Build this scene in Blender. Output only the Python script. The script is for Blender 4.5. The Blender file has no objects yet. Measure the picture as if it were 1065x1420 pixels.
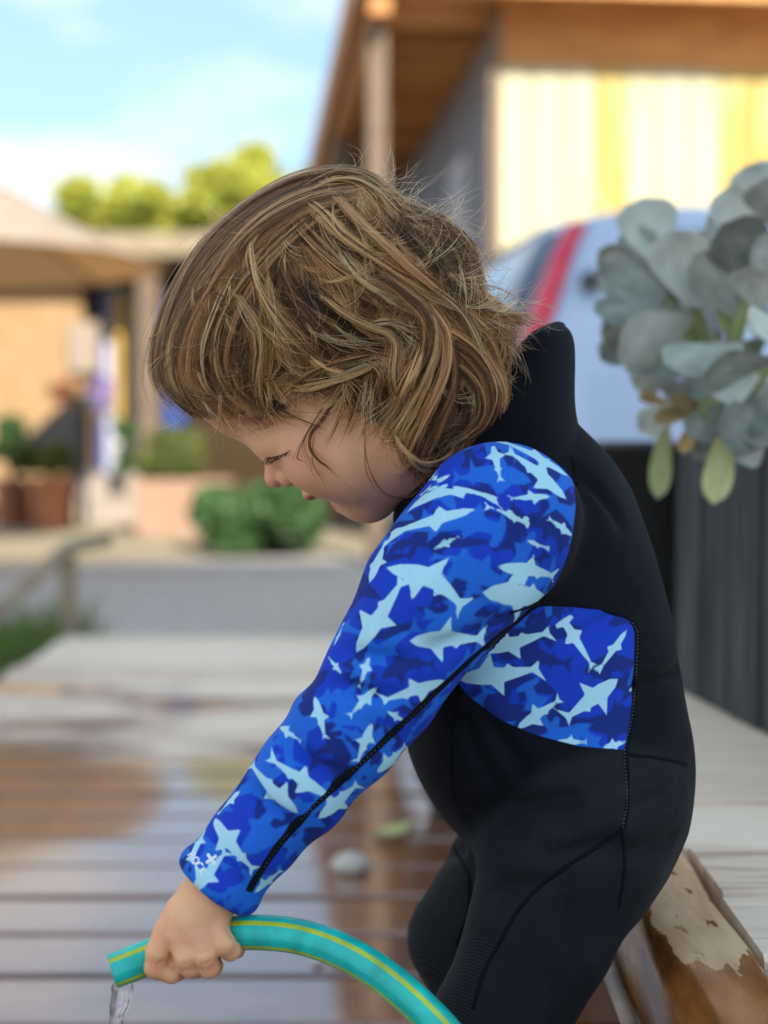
import bpy, bmesh, math, random
import numpy as np
from mathutils import Vector, Matrix
from mathutils.bvhtree import BVHTree

random.seed(7)
rng = np.random.default_rng(7)
R = math.radians
scene = bpy.context.scene
COL = scene.collection
f32 = np.float32

# ------------------------------------------------------------------ camera, sky, sun, exposure
FPX = 2000.0                 # focal length in photo pixels (photo 1065 x 1420)
CAM_Z = 0.65
PITCH = math.atan(110.0 / FPX)
cam_d = bpy.data.cameras.new('camera')
cam = bpy.data.objects.new('camera', cam_d)
COL.objects.link(cam)
cam.location = (0, 0, CAM_Z)
cam.rotation_euler = (math.pi / 2 - PITCH, 0, 0)
cam_d.sensor_fit = 'VERTICAL'
cam_d.sensor_height = 36.0
cam_d.lens = FPX / 1420.0 * 36.0
cam_d.clip_start = 0.02
cam_d.clip_end = 2000
cam_d.dof.use_dof = True
cam_d.dof.focus_distance = 0.962
cam_d.dof.aperture_fstop = 3.2
scene.camera = cam

SUN_EL = R(32)
SUN_AZ = R(22)               # sun stands behind the camera, this much to the right
world = bpy.data.worlds.new('World')
scene.world = world
world.use_nodes = True
wn, wl = world.node_tree.nodes, world.node_tree.links
wn.clear()
w_out = wn.new('ShaderNodeOutputWorld')
w_bg = wn.new('ShaderNodeBackground')
w_bg.inputs['Strength'].default_value = 0.12
w_sky = wn.new('ShaderNodeTexSky')
w_sky.sky_type = 'NISHITA'
w_sky.sun_disc = False
w_sky.sun_elevation = SUN_EL
w_sky.sun_rotation = math.pi - SUN_AZ
w_sky.air_density = 1.0
w_sky.dust_density = 0.3
w_sky.ozone_density = 1.0
w_tc = wn.new('ShaderNodeTexCoord')
w_map = wn.new('ShaderNodeMapping')
w_map.inputs['Location'].default_value = (1.3, 0.2, 0.1)
w_map.inputs['Scale'].default_value = (1.0, 1.0, 2.6)
w_noise = wn.new('ShaderNodeTexNoise')
w_noise.inputs['Scale'].default_value = 4.2
w_noise.inputs['Detail'].default_value = 7
w_noise.inputs['Roughness'].default_value = 0.52
w_ramp = wn.new('ShaderNodeValToRGB')
w_ramp.color_ramp.elements[0].position = 0.47
w_ramp.color_ramp.elements[0].color = (0, 0, 0, 1)
w_ramp.color_ramp.elements[1].position = 0.66
w_ramp.color_ramp.elements[1].color = (0.9, 0.9, 0.9, 1)
w_mix = wn.new('ShaderNodeMixRGB')
w_mix.inputs['Color2'].default_value = (3.0, 2.9, 2.85, 1)
wl.new(w_tc.outputs['Generated'], w_map.inputs['Vector'])
wl.new(w_map.outputs['Vector'], w_noise.inputs['Vector'])
wl.new(w_noise.outputs['Fac'], w_ramp.inputs['Fac'])
wl.new(w_ramp.outputs['Color'], w_mix.inputs['Fac'])
w_tint = wn.new('ShaderNodeMixRGB')
w_tint.blend_type = 'MULTIPLY'
w_tint.inputs['Fac'].default_value = 1.0
w_tint.inputs['Color2'].default_value = (1.08, 1.06, 0.88, 1)
# clear air right down to the skyline: look the gradient up a little higher than the ray
w_up = wn.new('ShaderNodeMapping')
w_up.inputs['Scale'].default_value = (1.0, 1.0, 0.62)
w_up.inputs['Location'].default_value = (0.0, 0.0, 0.44)
w_nm = wn.new('ShaderNodeVectorMath')
w_nm.operation = 'NORMALIZE'
wl.new(w_tc.outputs['Generated'], w_up.inputs['Vector'])
wl.new(w_up.outputs['Vector'], w_nm.inputs[0])
wl.new(w_nm.outputs['Vector'], w_sky.inputs['Vector'])
wl.new(w_sky.outputs['Color'], w_tint.inputs['Color1'])
wl.new(w_tint.outputs['Color'], w_mix.inputs['Color1'])
wl.new(w_mix.outputs['Color'], w_bg.inputs['Color'])
wl.new(w_bg.outputs['Background'], w_out.inputs['Surface'])

sun_d = bpy.data.lights.new('sun', 'SUN')
sun_d.energy = 2.4
sun_d.angle = R(0.53)
sun_d.color = (1.0, 0.94, 0.84)
sun = bpy.data.objects.new('sun', sun_d)
COL.objects.link(sun)
SUN_TO = Vector((math.sin(SUN_AZ) * math.cos(SUN_EL), -math.cos(SUN_AZ) * math.cos(SUN_EL), math.sin(SUN_EL)))
sun.rotation_euler = SUN_TO.to_track_quat('Z', 'Y').to_euler()
sun.location = SUN_TO * 30

vs = scene.view_settings
vs.view_transform = 'Standard'
vs.look = 'None'
vs.exposure = 1.9
vs.gamma = 1.0
vs.use_curve_mapping = False
scene.cycles.use_denoising = True
scene.cycles.max_bounces = 7
scene.cycles.adaptive_threshold = 0.015
scene.cycles.transparent_max_bounces = 16

# ------------------------------------------------------------------ helpers
SP, CP = math.sin(PITCH), math.cos(PITCH)


def at(px, py, D):
    """point of the place seen at photo pixel (px, py), D metres in front of the camera (world y)"""
    rx = (px - 532.5) / FPX
    ry = (710.0 - py) / FPX
    dy = CP + ry * SP
    dz = -SP + ry * CP
    s = D / dy
    return Vector((rx * s, D, CAM_Z + dz * s))


def pixel_of(P):
    """inverse of at() for an (N,3) array"""
    P = np.asarray(P, dtype=np.float64)
    y, z = P[:, 1], P[:, 2] - CAM_Z
    fwd = y * CP - z * SP
    up = y * SP + z * CP
    return 532.5 + P[:, 0] / fwd * FPX, 710.0 - up / fwd * FPX


def put(o, parent=None, label=None, cat=None, group=None, kind=None):
    if o.name not in COL.objects:
        COL.objects.link(o)
    if parent is not None:
        o.parent = parent
    if label:
        o['label'] = label
    if cat:
        o['category'] = cat
    if group:
        o['group'] = group
    if kind:
        o['kind'] = kind
    return o


def empty(name, loc=(0, 0, 0), rz=0.0, **kw):
    o = bpy.data.objects.new(name, None)
    o.empty_display_size = 0.05
    o.location = loc
    o.rotation_euler = (0, 0, rz)
    return put(o, **kw)


def mesh_from(name, verts, faces, mat=None, smooth=False):
    me = bpy.data.meshes.new(name)
    me.from_pydata([tuple(map(float, v)) for v in verts], [], [tuple(int(i) for i in q) for q in faces])
    me.validate()
    if smooth:
        me.polygons.foreach_set('use_smooth', np.ones(len(me.polygons), dtype=bool))
    if mat is not None:
        me.materials.append(mat)
    me.update()
    return me


def mesh_np(name, V, Q, mat=None, smooth=True):
    """fast mesh from numpy verts (N,3) and quads/tris (M,k)"""
    V = np.ascontiguousarray(V, dtype=f32)
    Q = np.ascontiguousarray(Q, dtype=np.int32)
    me = bpy.data.meshes.new(name)
    k = Q.shape[1]
    me.vertices.add(len(V))
    me.vertices.foreach_set('co', V.ravel())
    me.loops.add(Q.size)
    me.loops.foreach_set('vertex_index', Q.ravel())
    me.polygons.add(len(Q))
    me.polygons.foreach_set('loop_start', np.arange(0, Q.size, k, dtype=np.int32))
    me.polygons.foreach_set('loop_total', np.full(len(Q), k, dtype=np.int32))
    me.polygons.foreach_set('use_smooth', np.full(len(Q), smooth, dtype=bool))
    if mat is not None:
        me.materials.append(mat)
    me.update(calc_edges=True)
    return me


def obj(name, me, parent=None, **kw):
    o = bpy.data.objects.new(name, me)
    return put(o, parent=parent, **kw)


def float_attr(me, name, vals):
    a = me.attributes.new(name, 'FLOAT', 'POINT')
    a.data.foreach_set('value', np.ascontiguousarray(vals, dtype=f32))


def bm_obj(name, bm, mat, parent=None, smooth=False, **kw):
    me = bpy.data.meshes.new(name)
    bmesh.ops.recalc_face_normals(bm, faces=bm.faces)
    bm.to_mesh(me)
    bm.free()
    me.materials.append(mat)
    if smooth:
        me.polygons.foreach_set('use_smooth', np.ones(len(me.polygons), dtype=bool))
    return obj(name, me, parent, **kw)


def bm_box(bm, lo, hi, mtx=None):
    x0, y0, z0 = lo
    x1, y1, z1 = hi
    vs_ = [bm.verts.new(p) for p in ((x0, y0, z0), (x1, y0, z0), (x1, y1, z0), (x0, y1, z0), (x0, y0, z1), (x1, y0, z1), (x1, y1, z1), (x0, y1, z1))]
    if mtx is not None:
        for v in vs_:
            v.co = mtx @ v.co
    for q in ((0, 3, 2, 1), (4, 5, 6, 7), (0, 1, 5, 4), (1, 2, 6, 5), (2, 3, 7, 6), (3, 0, 4, 7)):
        bm.faces.new([vs_[i] for i in q])
    return vs_


def box_obj(name, lo, hi, mat, parent=None, bevel=0.0, mtx=None, **kw):
    bm = bmesh.new()
    bm_box(bm, lo, hi, mtx)
    if bevel:
        bmesh.ops.bevel(bm, geom=bm.edges[:], offset=bevel, segments=2, affect='EDGES', profile=0.6)
    return bm_obj(name, bm, mat, parent, **kw)


def tube_mesh(name, pts, radii, mat, seg=12, caps=True, smooth=True, uv=False):
    """tube along pts; radii scalar or list"""
    pts = [Vector(p) for p in pts]
    n = len(pts)
    if not hasattr(radii, '__len__'):
        radii = [radii] * n
    V, F, ang = [], [], []
    prev = None
    for i, p in enumerate(pts):
        t = (pts[min(i + 1, n - 1)] - pts[max(i - 1, 0)]).normalized()
        if prev is None:
            ref = Vector((0, 0, 1)) if abs(t.z) < 0.9 else Vector((0, 1, 0))
            u = t.cross(ref).normalized()
        else:
            u = (prev - t * prev.dot(t)).normalized()
        prev = u
        w = t.cross(u)
        for k in range(seg):
            a = 2 * math.pi * k / seg
            V.append(p + (u * math.cos(a) + w * math.sin(a)) * radii[i])
            ang.append(k / seg)
    for i in range(n - 1):
        for k in range(seg):
            F.append((i * seg + k, i * seg + (k + 1) % seg, (i + 1) * seg + (k + 1) % seg, (i + 1) * seg + k))
    if caps:
        F.append(tuple(range(seg))[::-1])
        F.append(tuple((n - 1) * seg + k for k in range(seg)))
    return mesh_from(name, V, F, mat, smooth)


def spline(P, n, closed=False):
    """Catmull-Rom through P (k,d) -> (n,d)"""
    P = np.asarray(P, dtype=np.float64)
    k = len(P)
    if closed:
        E = np.vstack([P[-1], P, P[0], P[1]])
        m = k
    else:
        E = np.vstack([2 * P[0] - P[1], P, 2 * P[-1] - P[-2]])
        m = k - 1
    t = np.linspace(0, m, n, endpoint=not closed)
    i = np.minimum(t.astype(int), m - 1)
    u = (t - i)[:, None]
    a, b, c, d = E[i], E[i + 1], E[i + 2], E[i + 3]
    return 0.5 * (2 * b + (c - a) * u + (2 * a - 5 * b + 4 * c - d) * u ** 2 + (3 * b - a - 3 * c + d) * u ** 3)


# ------------------------------------------------------------------ materials
def new_mat(name):
    m = bpy.data.materials.new(name)
    m.use_nodes = True
    nt = m.node_tree
    return m, nt, nt.nodes['Principled BSDF']


def N(nt, t, **kw):
    n = nt.nodes.new(t)
    for k, v in kw.items():
        if k in n.inputs.keys():
            n.inputs[k].default_value = v
        else:
            setattr(n, k, v)
    return n


def ramp(nt, src, stops):
    r = nt.nodes.new('ShaderNodeValToRGB')
    e = r.color_ramp.elements
    while len(e) < len(stops):
        e.new(0.5)
    for i, (p, c) in enumerate(stops):
        e[i].position = p
        if not hasattr(c, '__len__'):
            c = (c, c, c)
        e[i].color = (c[0], c[1], c[2], 1)
    if src is not None:
        nt.links.new(src, r.inputs['Fac'])
    return r


def coords(nt, scale=(1, 1, 1), kind='Object'):
    tc = nt.nodes.new('ShaderNodeTexCoord')
    mp = nt.nodes.new('ShaderNodeMapping')
    mp.inputs['Scale'].default_value = scale
    nt.links.new(tc.outputs[kind], mp.inputs['Vector'])
    return mp.outputs['Vector']


def noise_mat(name, stops, scale=8.0, detail=5, rough=0.7, bump=0.0, bump_scale=None, stretch=(1, 1, 1), spec=0.4, dist=0.002, per_object=0.0, metallic=0.0):
    """base colour from a noise ramp, optional bump and a per-object brightness shift"""
    m, nt, b = new_mat(name)
    v = coords(nt, stretch)
    n = N(nt, 'ShaderNodeTexNoise', Scale=scale, Detail=detail)
    nt.links.new(v, n.inputs['Vector'])
    src = n.outputs['Fac']
    if per_object:
        oi = nt.nodes.new('ShaderNodeObjectInfo')
        ad = N(nt, 'ShaderNodeMath', operation='MULTIPLY_ADD')
        ad.inputs[1].default_value = per_object
        nt.links.new(oi.outputs['Random'], ad.inputs[0])
        nt.links.new(n.outputs['Fac'], ad.inputs[2])
        sb = N(nt, 'ShaderNodeMath', operation='SUBTRACT')
        nt.links.new(ad.outputs[0], sb.inputs[0])
        sb.inputs[1].default_value = per_object / 2
        src = sb.outputs[0]
    r = ramp(nt, src, stops)
    nt.links.new(r.outputs['Color'], b.inputs['Base Color'])
    b.inputs['Roughness'].default_value = rough
    b.inputs['Specular IOR Level'].default_value = spec
    b.inputs['Metallic'].default_value = metallic
    if bump:
        n2 = N(nt, 'ShaderNodeTexNoise', Scale=bump_scale or scale * 6, Detail=4)
        nt.links.new(v, n2.inputs['Vector'])
        bp = N(nt, 'ShaderNodeBump', Strength=bump, Distance=dist)
        nt.links.new(n2.outputs['Fac'], bp.inputs['Height'])
        nt.links.new(bp.outputs['Normal'], b.inputs['Normal'])
    return m


# ------------------------------------------------------------------ implicit modelling (smooth unions meshed by surface nets)
def V3(v):
    return np.array([v[0], v[1], v[2]], dtype=f32)


def rc(P, a, ra, b, rb):
    a, b = V3(a), V3(b)
    ab = b - a
    t = np.clip(((P - a) @ ab) / max(float(ab @ ab), 1e-12), 0, 1)
    q = P - a - t[:, None] * ab
    return np.sqrt(np.einsum('ij,ij->i', q, q)) - (ra + (rb - ra) * t)


def sph(P, c, r):
    q = P - V3(c)
    return np.sqrt(np.einsum('ij,ij->i', q, q)) - r


def ell(P, c, ax, r):
    """ellipsoid: ax = three unit vectors (rows), r = three radii"""
    q = (P - V3(c)) @ np.asarray(ax, dtype=f32).T
    r = np.asarray(r, dtype=f32)
    a = q / r
    k0 = np.sqrt(np.einsum('ij,ij->i', a, a))
    b = a / r
    k1 = np.sqrt(np.einsum('ij,ij->i', b, b))
    return k0 * (k0 - 1.0) / np.maximum(k1, 1e-6)


def smin(a, b, k):
    h = np.maximum(k - np.abs(a - b), 0.0) / k
    return np.minimum(a, b) - h * h * k * 0.25


def smax(a, b, k):
    return -smin(-a, -b, k)


CORN = np.array([(0, 0, 0), (1, 0, 0), (0, 1, 0), (1, 1, 0), (0, 0, 1), (1, 0, 1), (0, 1, 1), (1, 1, 1)])
EDG = [(0, 1), (2, 3), (4, 5), (6, 7), (0, 2), (1, 3), (4, 6), (5, 7), (0, 4), (1, 5), (2, 6), (3, 7)]


def surface(fn, lo, hi, res, blk=6):
    """surface-net mesh of fn(P) = 0 inside the box; fn is only evaluated near the surface"""
    lo = np.array(lo, dtype=np.float64)
    hi = np.array(hi, dtype=np.float64)
    nb = np.ceil((hi - lo) / (res * blk)).astype(int) + 1
    g = [lo[a] + (np.arange(nb[a]) + 0.5) * res * blk for a in range(3)]
    C = np.stack(np.meshgrid(*g, indexing='ij'), -1).reshape(-1, 3).astype(f32)
    dc = fn(C)
    act = np.nonzero(np.abs(dc) < res * blk * 1.5)[0]
    nf = nb * blk
    D = np.repeat(np.repeat(np.repeat(dc.reshape(nb), blk, 0), blk, 1), blk, 2).astype(f32)
    bi = np.stack(np.unravel_index(act, nb), -1) * blk
    off = np.stack(np.meshgrid(*[np.arange(blk)] * 3, indexing='ij'), -1).reshape(-1, 3)
    for s in range(0, len(bi), 4000):
        ids = (bi[s:s + 4000, None, :] + off[None]).reshape(-1, 3)
        D[ids[:, 0], ids[:, 1], ids[:, 2]] = fn((lo + ids * res).astype(f32))
    S = D < 0
    c = [S[o[0]:nf[0] - 1 + o[0], o[1]:nf[1] - 1 + o[1], o[2]:nf[2] - 1 + o[2]] for o in CORN]
    anyS = np.zeros_like(c[0])
    allS = np.ones_like(c[0])
    for q in c:
        anyS |= q
        allS &= q
    cells = np.stack(np.nonzero(anyS & ~allS), -1)
    idx = np.full(anyS.shape, -1, dtype=np.int32)
    idx[cells[:, 0], cells[:, 1], cells[:, 2]] = np.arange(len(cells))
    vals = np.stack([D[cells[:, 0] + o[0], cells[:, 1] + o[1], cells[:, 2] + o[2]] for o in CORN], -1)
    acc = np.zeros((len(cells), 3))
    cnt = np.zeros(len(cells))
    for a, b in EDG:
        va, vb = vals[:, a], vals[:, b]
        m = (va < 0) != (vb < 0)
        t = np.where(m, va / np.where(m, va - vb, 1), 0)
        p = CORN[a] + t[:, None] * (CORN[b] - CORN[a])
        acc += np.where(m[:, None], p, 0)
        cnt += m
    V = lo + (cells + acc / cnt[:, None]) * res
    quads = []
    for ax in range(3):
        sl0 = [slice(1, -1)] * 3
        sl1 = [slice(1, -1)] * 3
        sl0[ax] = slice(0, -1)
        sl1[ax] = slice(1, None)
        s0, s1 = S[tuple(sl0)], S[tuple(sl1)]
        e = np.stack(np.nonzero(s0 != s1), -1)
        if not len(e):
            continue
        flip = s0[e[:, 0], e[:, 1], e[:, 2]]
        e = e + 1
        e[:, ax] -= 1
        b, c2 = [(1, 2), (2, 0), (0, 1)][ax]
        q = []
        for db, dc_ in ((-1, -1), (0, -1), (0, 0), (-1, 0)):
            k = e.copy()
            k[:, b] += db
            k[:, c2] += dc_
            q.append(idx[k[:, 0], k[:, 1], k[:, 2]])
        q = np.stack(q, -1)
        q[~flip] = q[~flip][:, ::-1]
        quads.append(q)
    Q = np.concatenate(quads)
    Q = Q[(Q >= 0).all(1)]
    return V, Q


def relax(V, Q, it=2, lam=0.5):
    a = np.concatenate([Q[:, [0, 1]], Q[:, [1, 2]], Q[:, [2, 3]], Q[:, [3, 0]]])
    a = np.concatenate([a, a[:, ::-1]])
    deg = np.bincount(a[:, 0], minlength=len(V))[:, None]
    for _ in range(it):
        s = np.stack([np.bincount(a[:, 0], weights=V[a[:, 1], k], minlength=len(V)) for k in range(3)], -1)
        V = V + lam * (s / np.maximum(deg, 1) - V)
    return V

MAT = {}


def mat_skin():
    m, nt, b = new_mat('child_skin')
    L = nt.links
    v = coords(nt)
    n = N(nt, 'ShaderNodeTexNoise', Scale=55, Detail=5)
    L.new(v, n.inputs['Vector'])
    base = ramp(nt, n.outputs['Fac'], [(0.3, (0.75, 0.365, 0.175)), (0.7, (0.83, 0.45, 0.24))])

    def mixattr(prev, name, col, k):
        at_ = N(nt, 'ShaderNodeAttribute', attribute_name=name)
        mu = N(nt, 'ShaderNodeMath', operation='MULTIPLY')
        mu.inputs[1].default_value = k
        L.new(at_.outputs['Fac'], mu.inputs[0])
        mx = nt.nodes.new('ShaderNodeMixRGB')
        L.new(mu.outputs[0], mx.inputs['Fac'])
        L.new(prev, mx.inputs['Color1'])
        mx.inputs['Color2'].default_value = (*col, 1)
        return mx.outputs['Color']
    c = mixattr(base.outputs['Color'], 'blush', (0.74, 0.29, 0.19), 0.55)
    c = mixattr(c, 'lip', (0.48, 0.09, 0.07), 0.9)
    c = mixattr(c, 'scalp', (0.085, 0.052, 0.034), 0.9)
    L.new(c, b.inputs['Base Color'])
    b.inputs['Roughness'].default_value = 0.46
    b.inputs['Subsurface Weight'].default_value = 0.25
    b.inputs['Subsurface Radius'].default_value = (0.9, 0.35, 0.2)
    b.inputs['Subsurface Scale'].default_value = 0.006
    n2 = N(nt, 'ShaderNodeTexNoise', Scale=900, Detail=3)
    L.new(v, n2.inputs['Vector'])
    n3 = N(nt, 'ShaderNodeTexVoronoi', Scale=420, feature='DISTANCE_TO_EDGE')
    L.new(v, n3.inputs['Vector'])
    ad = N(nt, 'ShaderNodeMath', operation='MULTIPLY_ADD')
    L.new(n3.outputs['Distance'], ad.inputs[0])
    ad.inputs[1].default_value = 0.8
    L.new(n2.outputs['Fac'], ad.inputs[2])
    bp = N(nt, 'ShaderNodeBump', Strength=0.10, Distance=0.0005)
    L.new(ad.outputs[0], bp.inputs['Height'])
    L.new(bp.outputs['Normal'], b.inputs['Normal'])
    return m


def weave(nt, b, strength=0.3, scale=1500):
    v = coords(nt)
    n = N(nt, 'ShaderNodeTexNoise', Scale=scale, Detail=2)
    nt.links.new(v, n.inputs['Vector'])
    bp = N(nt, 'ShaderNodeBump', Strength=strength, Distance=0.0005)
    nt.links.new(n.outputs['Fac'], bp.inputs['Height'])
    nt.links.new(bp.outputs['Normal'], b.inputs['Normal'])
    return bp


BLACK = (0.0075, 0.0085, 0.013)


def mat_suit():
    m, nt, b = new_mat('neoprene_print')
    L = nt.links

    def edge(name, w=1.0):
        a = N(nt, 'ShaderNodeAttribute', attribute_name=name)
        mr = nt.nodes.new('ShaderNodeMapRange')
        mr.inputs['From Min'].default_value = -w
        mr.inputs['From Max'].default_value = w
        L.new(a.outputs['Fac'], mr.inputs['Value'])
        return mr.outputs['Result']

    def mix(fac, a, bb):
        mx = nt.nodes.new('ShaderNodeMixRGB')
        L.new(fac, mx.inputs['Fac'])
        for s_, c in (('Color1', a), ('Color2', bb)):
            if isinstance(c, tuple):
                mx.inputs[s_].default_value = (*c, 1)
            else:
                L.new(c, mx.inputs[s_])
        return mx.outputs['Color']
    c = mix(edge('print_dark', 1.4), (0.010, 0.050, 0.47), (0.012, 0.028, 0.20))
    c = mix(edge('print_mid', 1.4), c, (0.016, 0.135, 0.60))
    c = mix(edge('print_light', 0.9), c, (0.40, 0.68, 0.78))
    v = coords(nt)
    n = N(nt, 'ShaderNodeTexNoise', Scale=35, Detail=4)
    L.new(v, n.inputs['Vector'])
    blk = ramp(nt, n.outputs['Fac'], [(0.35, (0.0028, 0.0033, 0.0056)), (0.7, (0.0045, 0.0053, 0.0082))])
    # ribbed knee cloth
    ribm = edge('rib', 1.0)
    wv = N(nt, 'ShaderNodeTexWave', Scale=190, Distortion=0.6)
    wv.bands_direction = 'DIAGONAL'
    L.new(v, wv.inputs['Vector'])
    ribc = ramp(nt, wv.outputs['Fac'], [(0.2, (0.006, 0.007, 0.009)), (0.8, (0.016, 0.018, 0.022))])
    k = mix(ribm, blk.outputs['Color'], ribc.outputs['Color'])
    lg = ramp(nt, n.outputs['Fac'], [(0.35, (0.0085, 0.0100, 0.0130)), (0.7, (0.0140, 0.0160, 0.0195))])  # legs painted paler to stand in for sky light on the thighs
    k0 = mix(edge('leg_sky_sheen', 6.0), blk.outputs['Color'], lg.outputs['Color'])
    k = mix(ribm, k0, ribc.outputs['Color'])
    c = mix(edge('panel', 0.8), k, c)
    n2 = N(nt, 'ShaderNodeTexNoise', Scale=700, Detail=2)
    L.new(v, n2.inputs['Vector'])
    hv = N(nt, 'ShaderNodeHueSaturation')
    mr = nt.nodes.new('ShaderNodeMapRange')
    mr.inputs['To Min'].default_value = 0.88
    mr.inputs['To Max'].default_value = 1.12
    L.new(n2.outputs['Fac'], mr.inputs['Value'])
    L.new(mr.outputs['Result'], hv.inputs['Value'])
    L.new(c, hv.inputs['Color'])
    L.new(hv.outputs['Color'], b.inputs['Base Color'])
    b.inputs['Roughness'].default_value = 0.8
    b.inputs['Specular IOR Level'].default_value = 0.14
    b.inputs['Sheen Weight'].default_value = 0.03
    b.inputs['Sheen Roughness'].default_value = 0.4
    n4 = N(nt, 'ShaderNodeTexNoise', Scale=1300, Detail=2)
    L.new(v, n4.inputs['Vector'])
    n5 = N(nt, 'ShaderNodeTexNoise', Scale=48, Detail=3)
    L.new(v, n5.inputs['Vector'])
    ad = N(nt, 'ShaderNodeMath', operation='MULTIPLY_ADD')
    L.new(n5.outputs['Fac'], ad.inputs[0])
    ad.inputs[1].default_value = 5.0
    L.new(n4.outputs['Fac'], ad.inputs[2])
    bp = N(nt, 'ShaderNodeBump', Strength=0.35, Distance=0.0007)
    L.new(ad.outputs[0], bp.inputs['Height'])
    L.new(bp.outputs['Normal'], b.inputs['Normal'])
    return m


def mat_black():
    m, nt, b = new_mat('black_neoprene')
    v = coords(nt)
    n = N(nt, 'ShaderNodeTexNoise', Scale=40, Detail=4)
    nt.links.new(v, n.inputs['Vector'])
    r = ramp(nt, n.outputs['Fac'], [(0.35, (0.0026, 0.0030, 0.0050)), (0.7, (0.0042, 0.0049, 0.0075))])
    nt.links.new(r.outputs['Color'], b.inputs['Base Color'])
    b.inputs['Roughness'].default_value = 0.85
    b.inputs['Specular IOR Level'].default_value = 0.10
    b.inputs['Sheen Weight'].default_value = 0.03
    weave(nt, b)
    return m


MAT['skin'] = mat_skin()
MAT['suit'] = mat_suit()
MAT['black_cloth'] = mat_black()
MAT['seam'] = noise_mat('seam_thread', [(0.3, (0.0025, 0.003, 0.005)), (0.7, (0.007, 0.008, 0.012))], scale=900, rough=0.85, spec=0.1, bump=0.6, bump_scale=1800, dist=0.0006)
MAT['stitch_grey'] = noise_mat('stitch_grey', [(0.3, (0.05, 0.055, 0.065)), (0.7, (0.16, 0.17, 0.19))], scale=800, rough=0.7)
MAT['logo'] = noise_mat('logo_white', [(0.3, (0.72, 0.75, 0.78)), (0.7, (0.82, 0.84, 0.86))], scale=600, rough=0.6)


def mat_hair(name, rough=0.38, coat=0.0):
    m = bpy.data.materials.new(name)
    m.use_nodes = True
    nt = m.node_tree
    nt.nodes.clear()
    out = nt.nodes.new('ShaderNodeOutputMaterial')
    h = nt.nodes.new('ShaderNodeBsdfHairPrincipled')
    h.parametrization = 'COLOR'
    a = N(nt, 'ShaderNodeAttribute', attribute_name='strand_color')
    nt.links.new(a.outputs['Color'], h.inputs['Color'])
    h.inputs['Roughness'].default_value = rough
    h.inputs['IOR'].default_value = 1.42
    h.inputs['Radial Roughness'].default_value = 0.4
    h.inputs['Coat'].default_value = coat
    h.inputs['Random Roughness'].default_value = 0.35
    df = nt.nodes.new('ShaderNodeBsdfDiffuse')
    nt.links.new(a.outputs['Color'], df.inputs['Color'])
    mxs = nt.nodes.new('ShaderNodeMixShader')
    mxs.inputs['Fac'].default_value = 0.42
    nt.links.new(h.outputs[0], mxs.inputs[1])
    nt.links.new(df.outputs[0], mxs.inputs[2])
    nt.links.new(mxs.outputs[0], out.inputs['Surface'])
    return m


MAT['hair'] = mat_hair('light_brown_hair')
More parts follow.
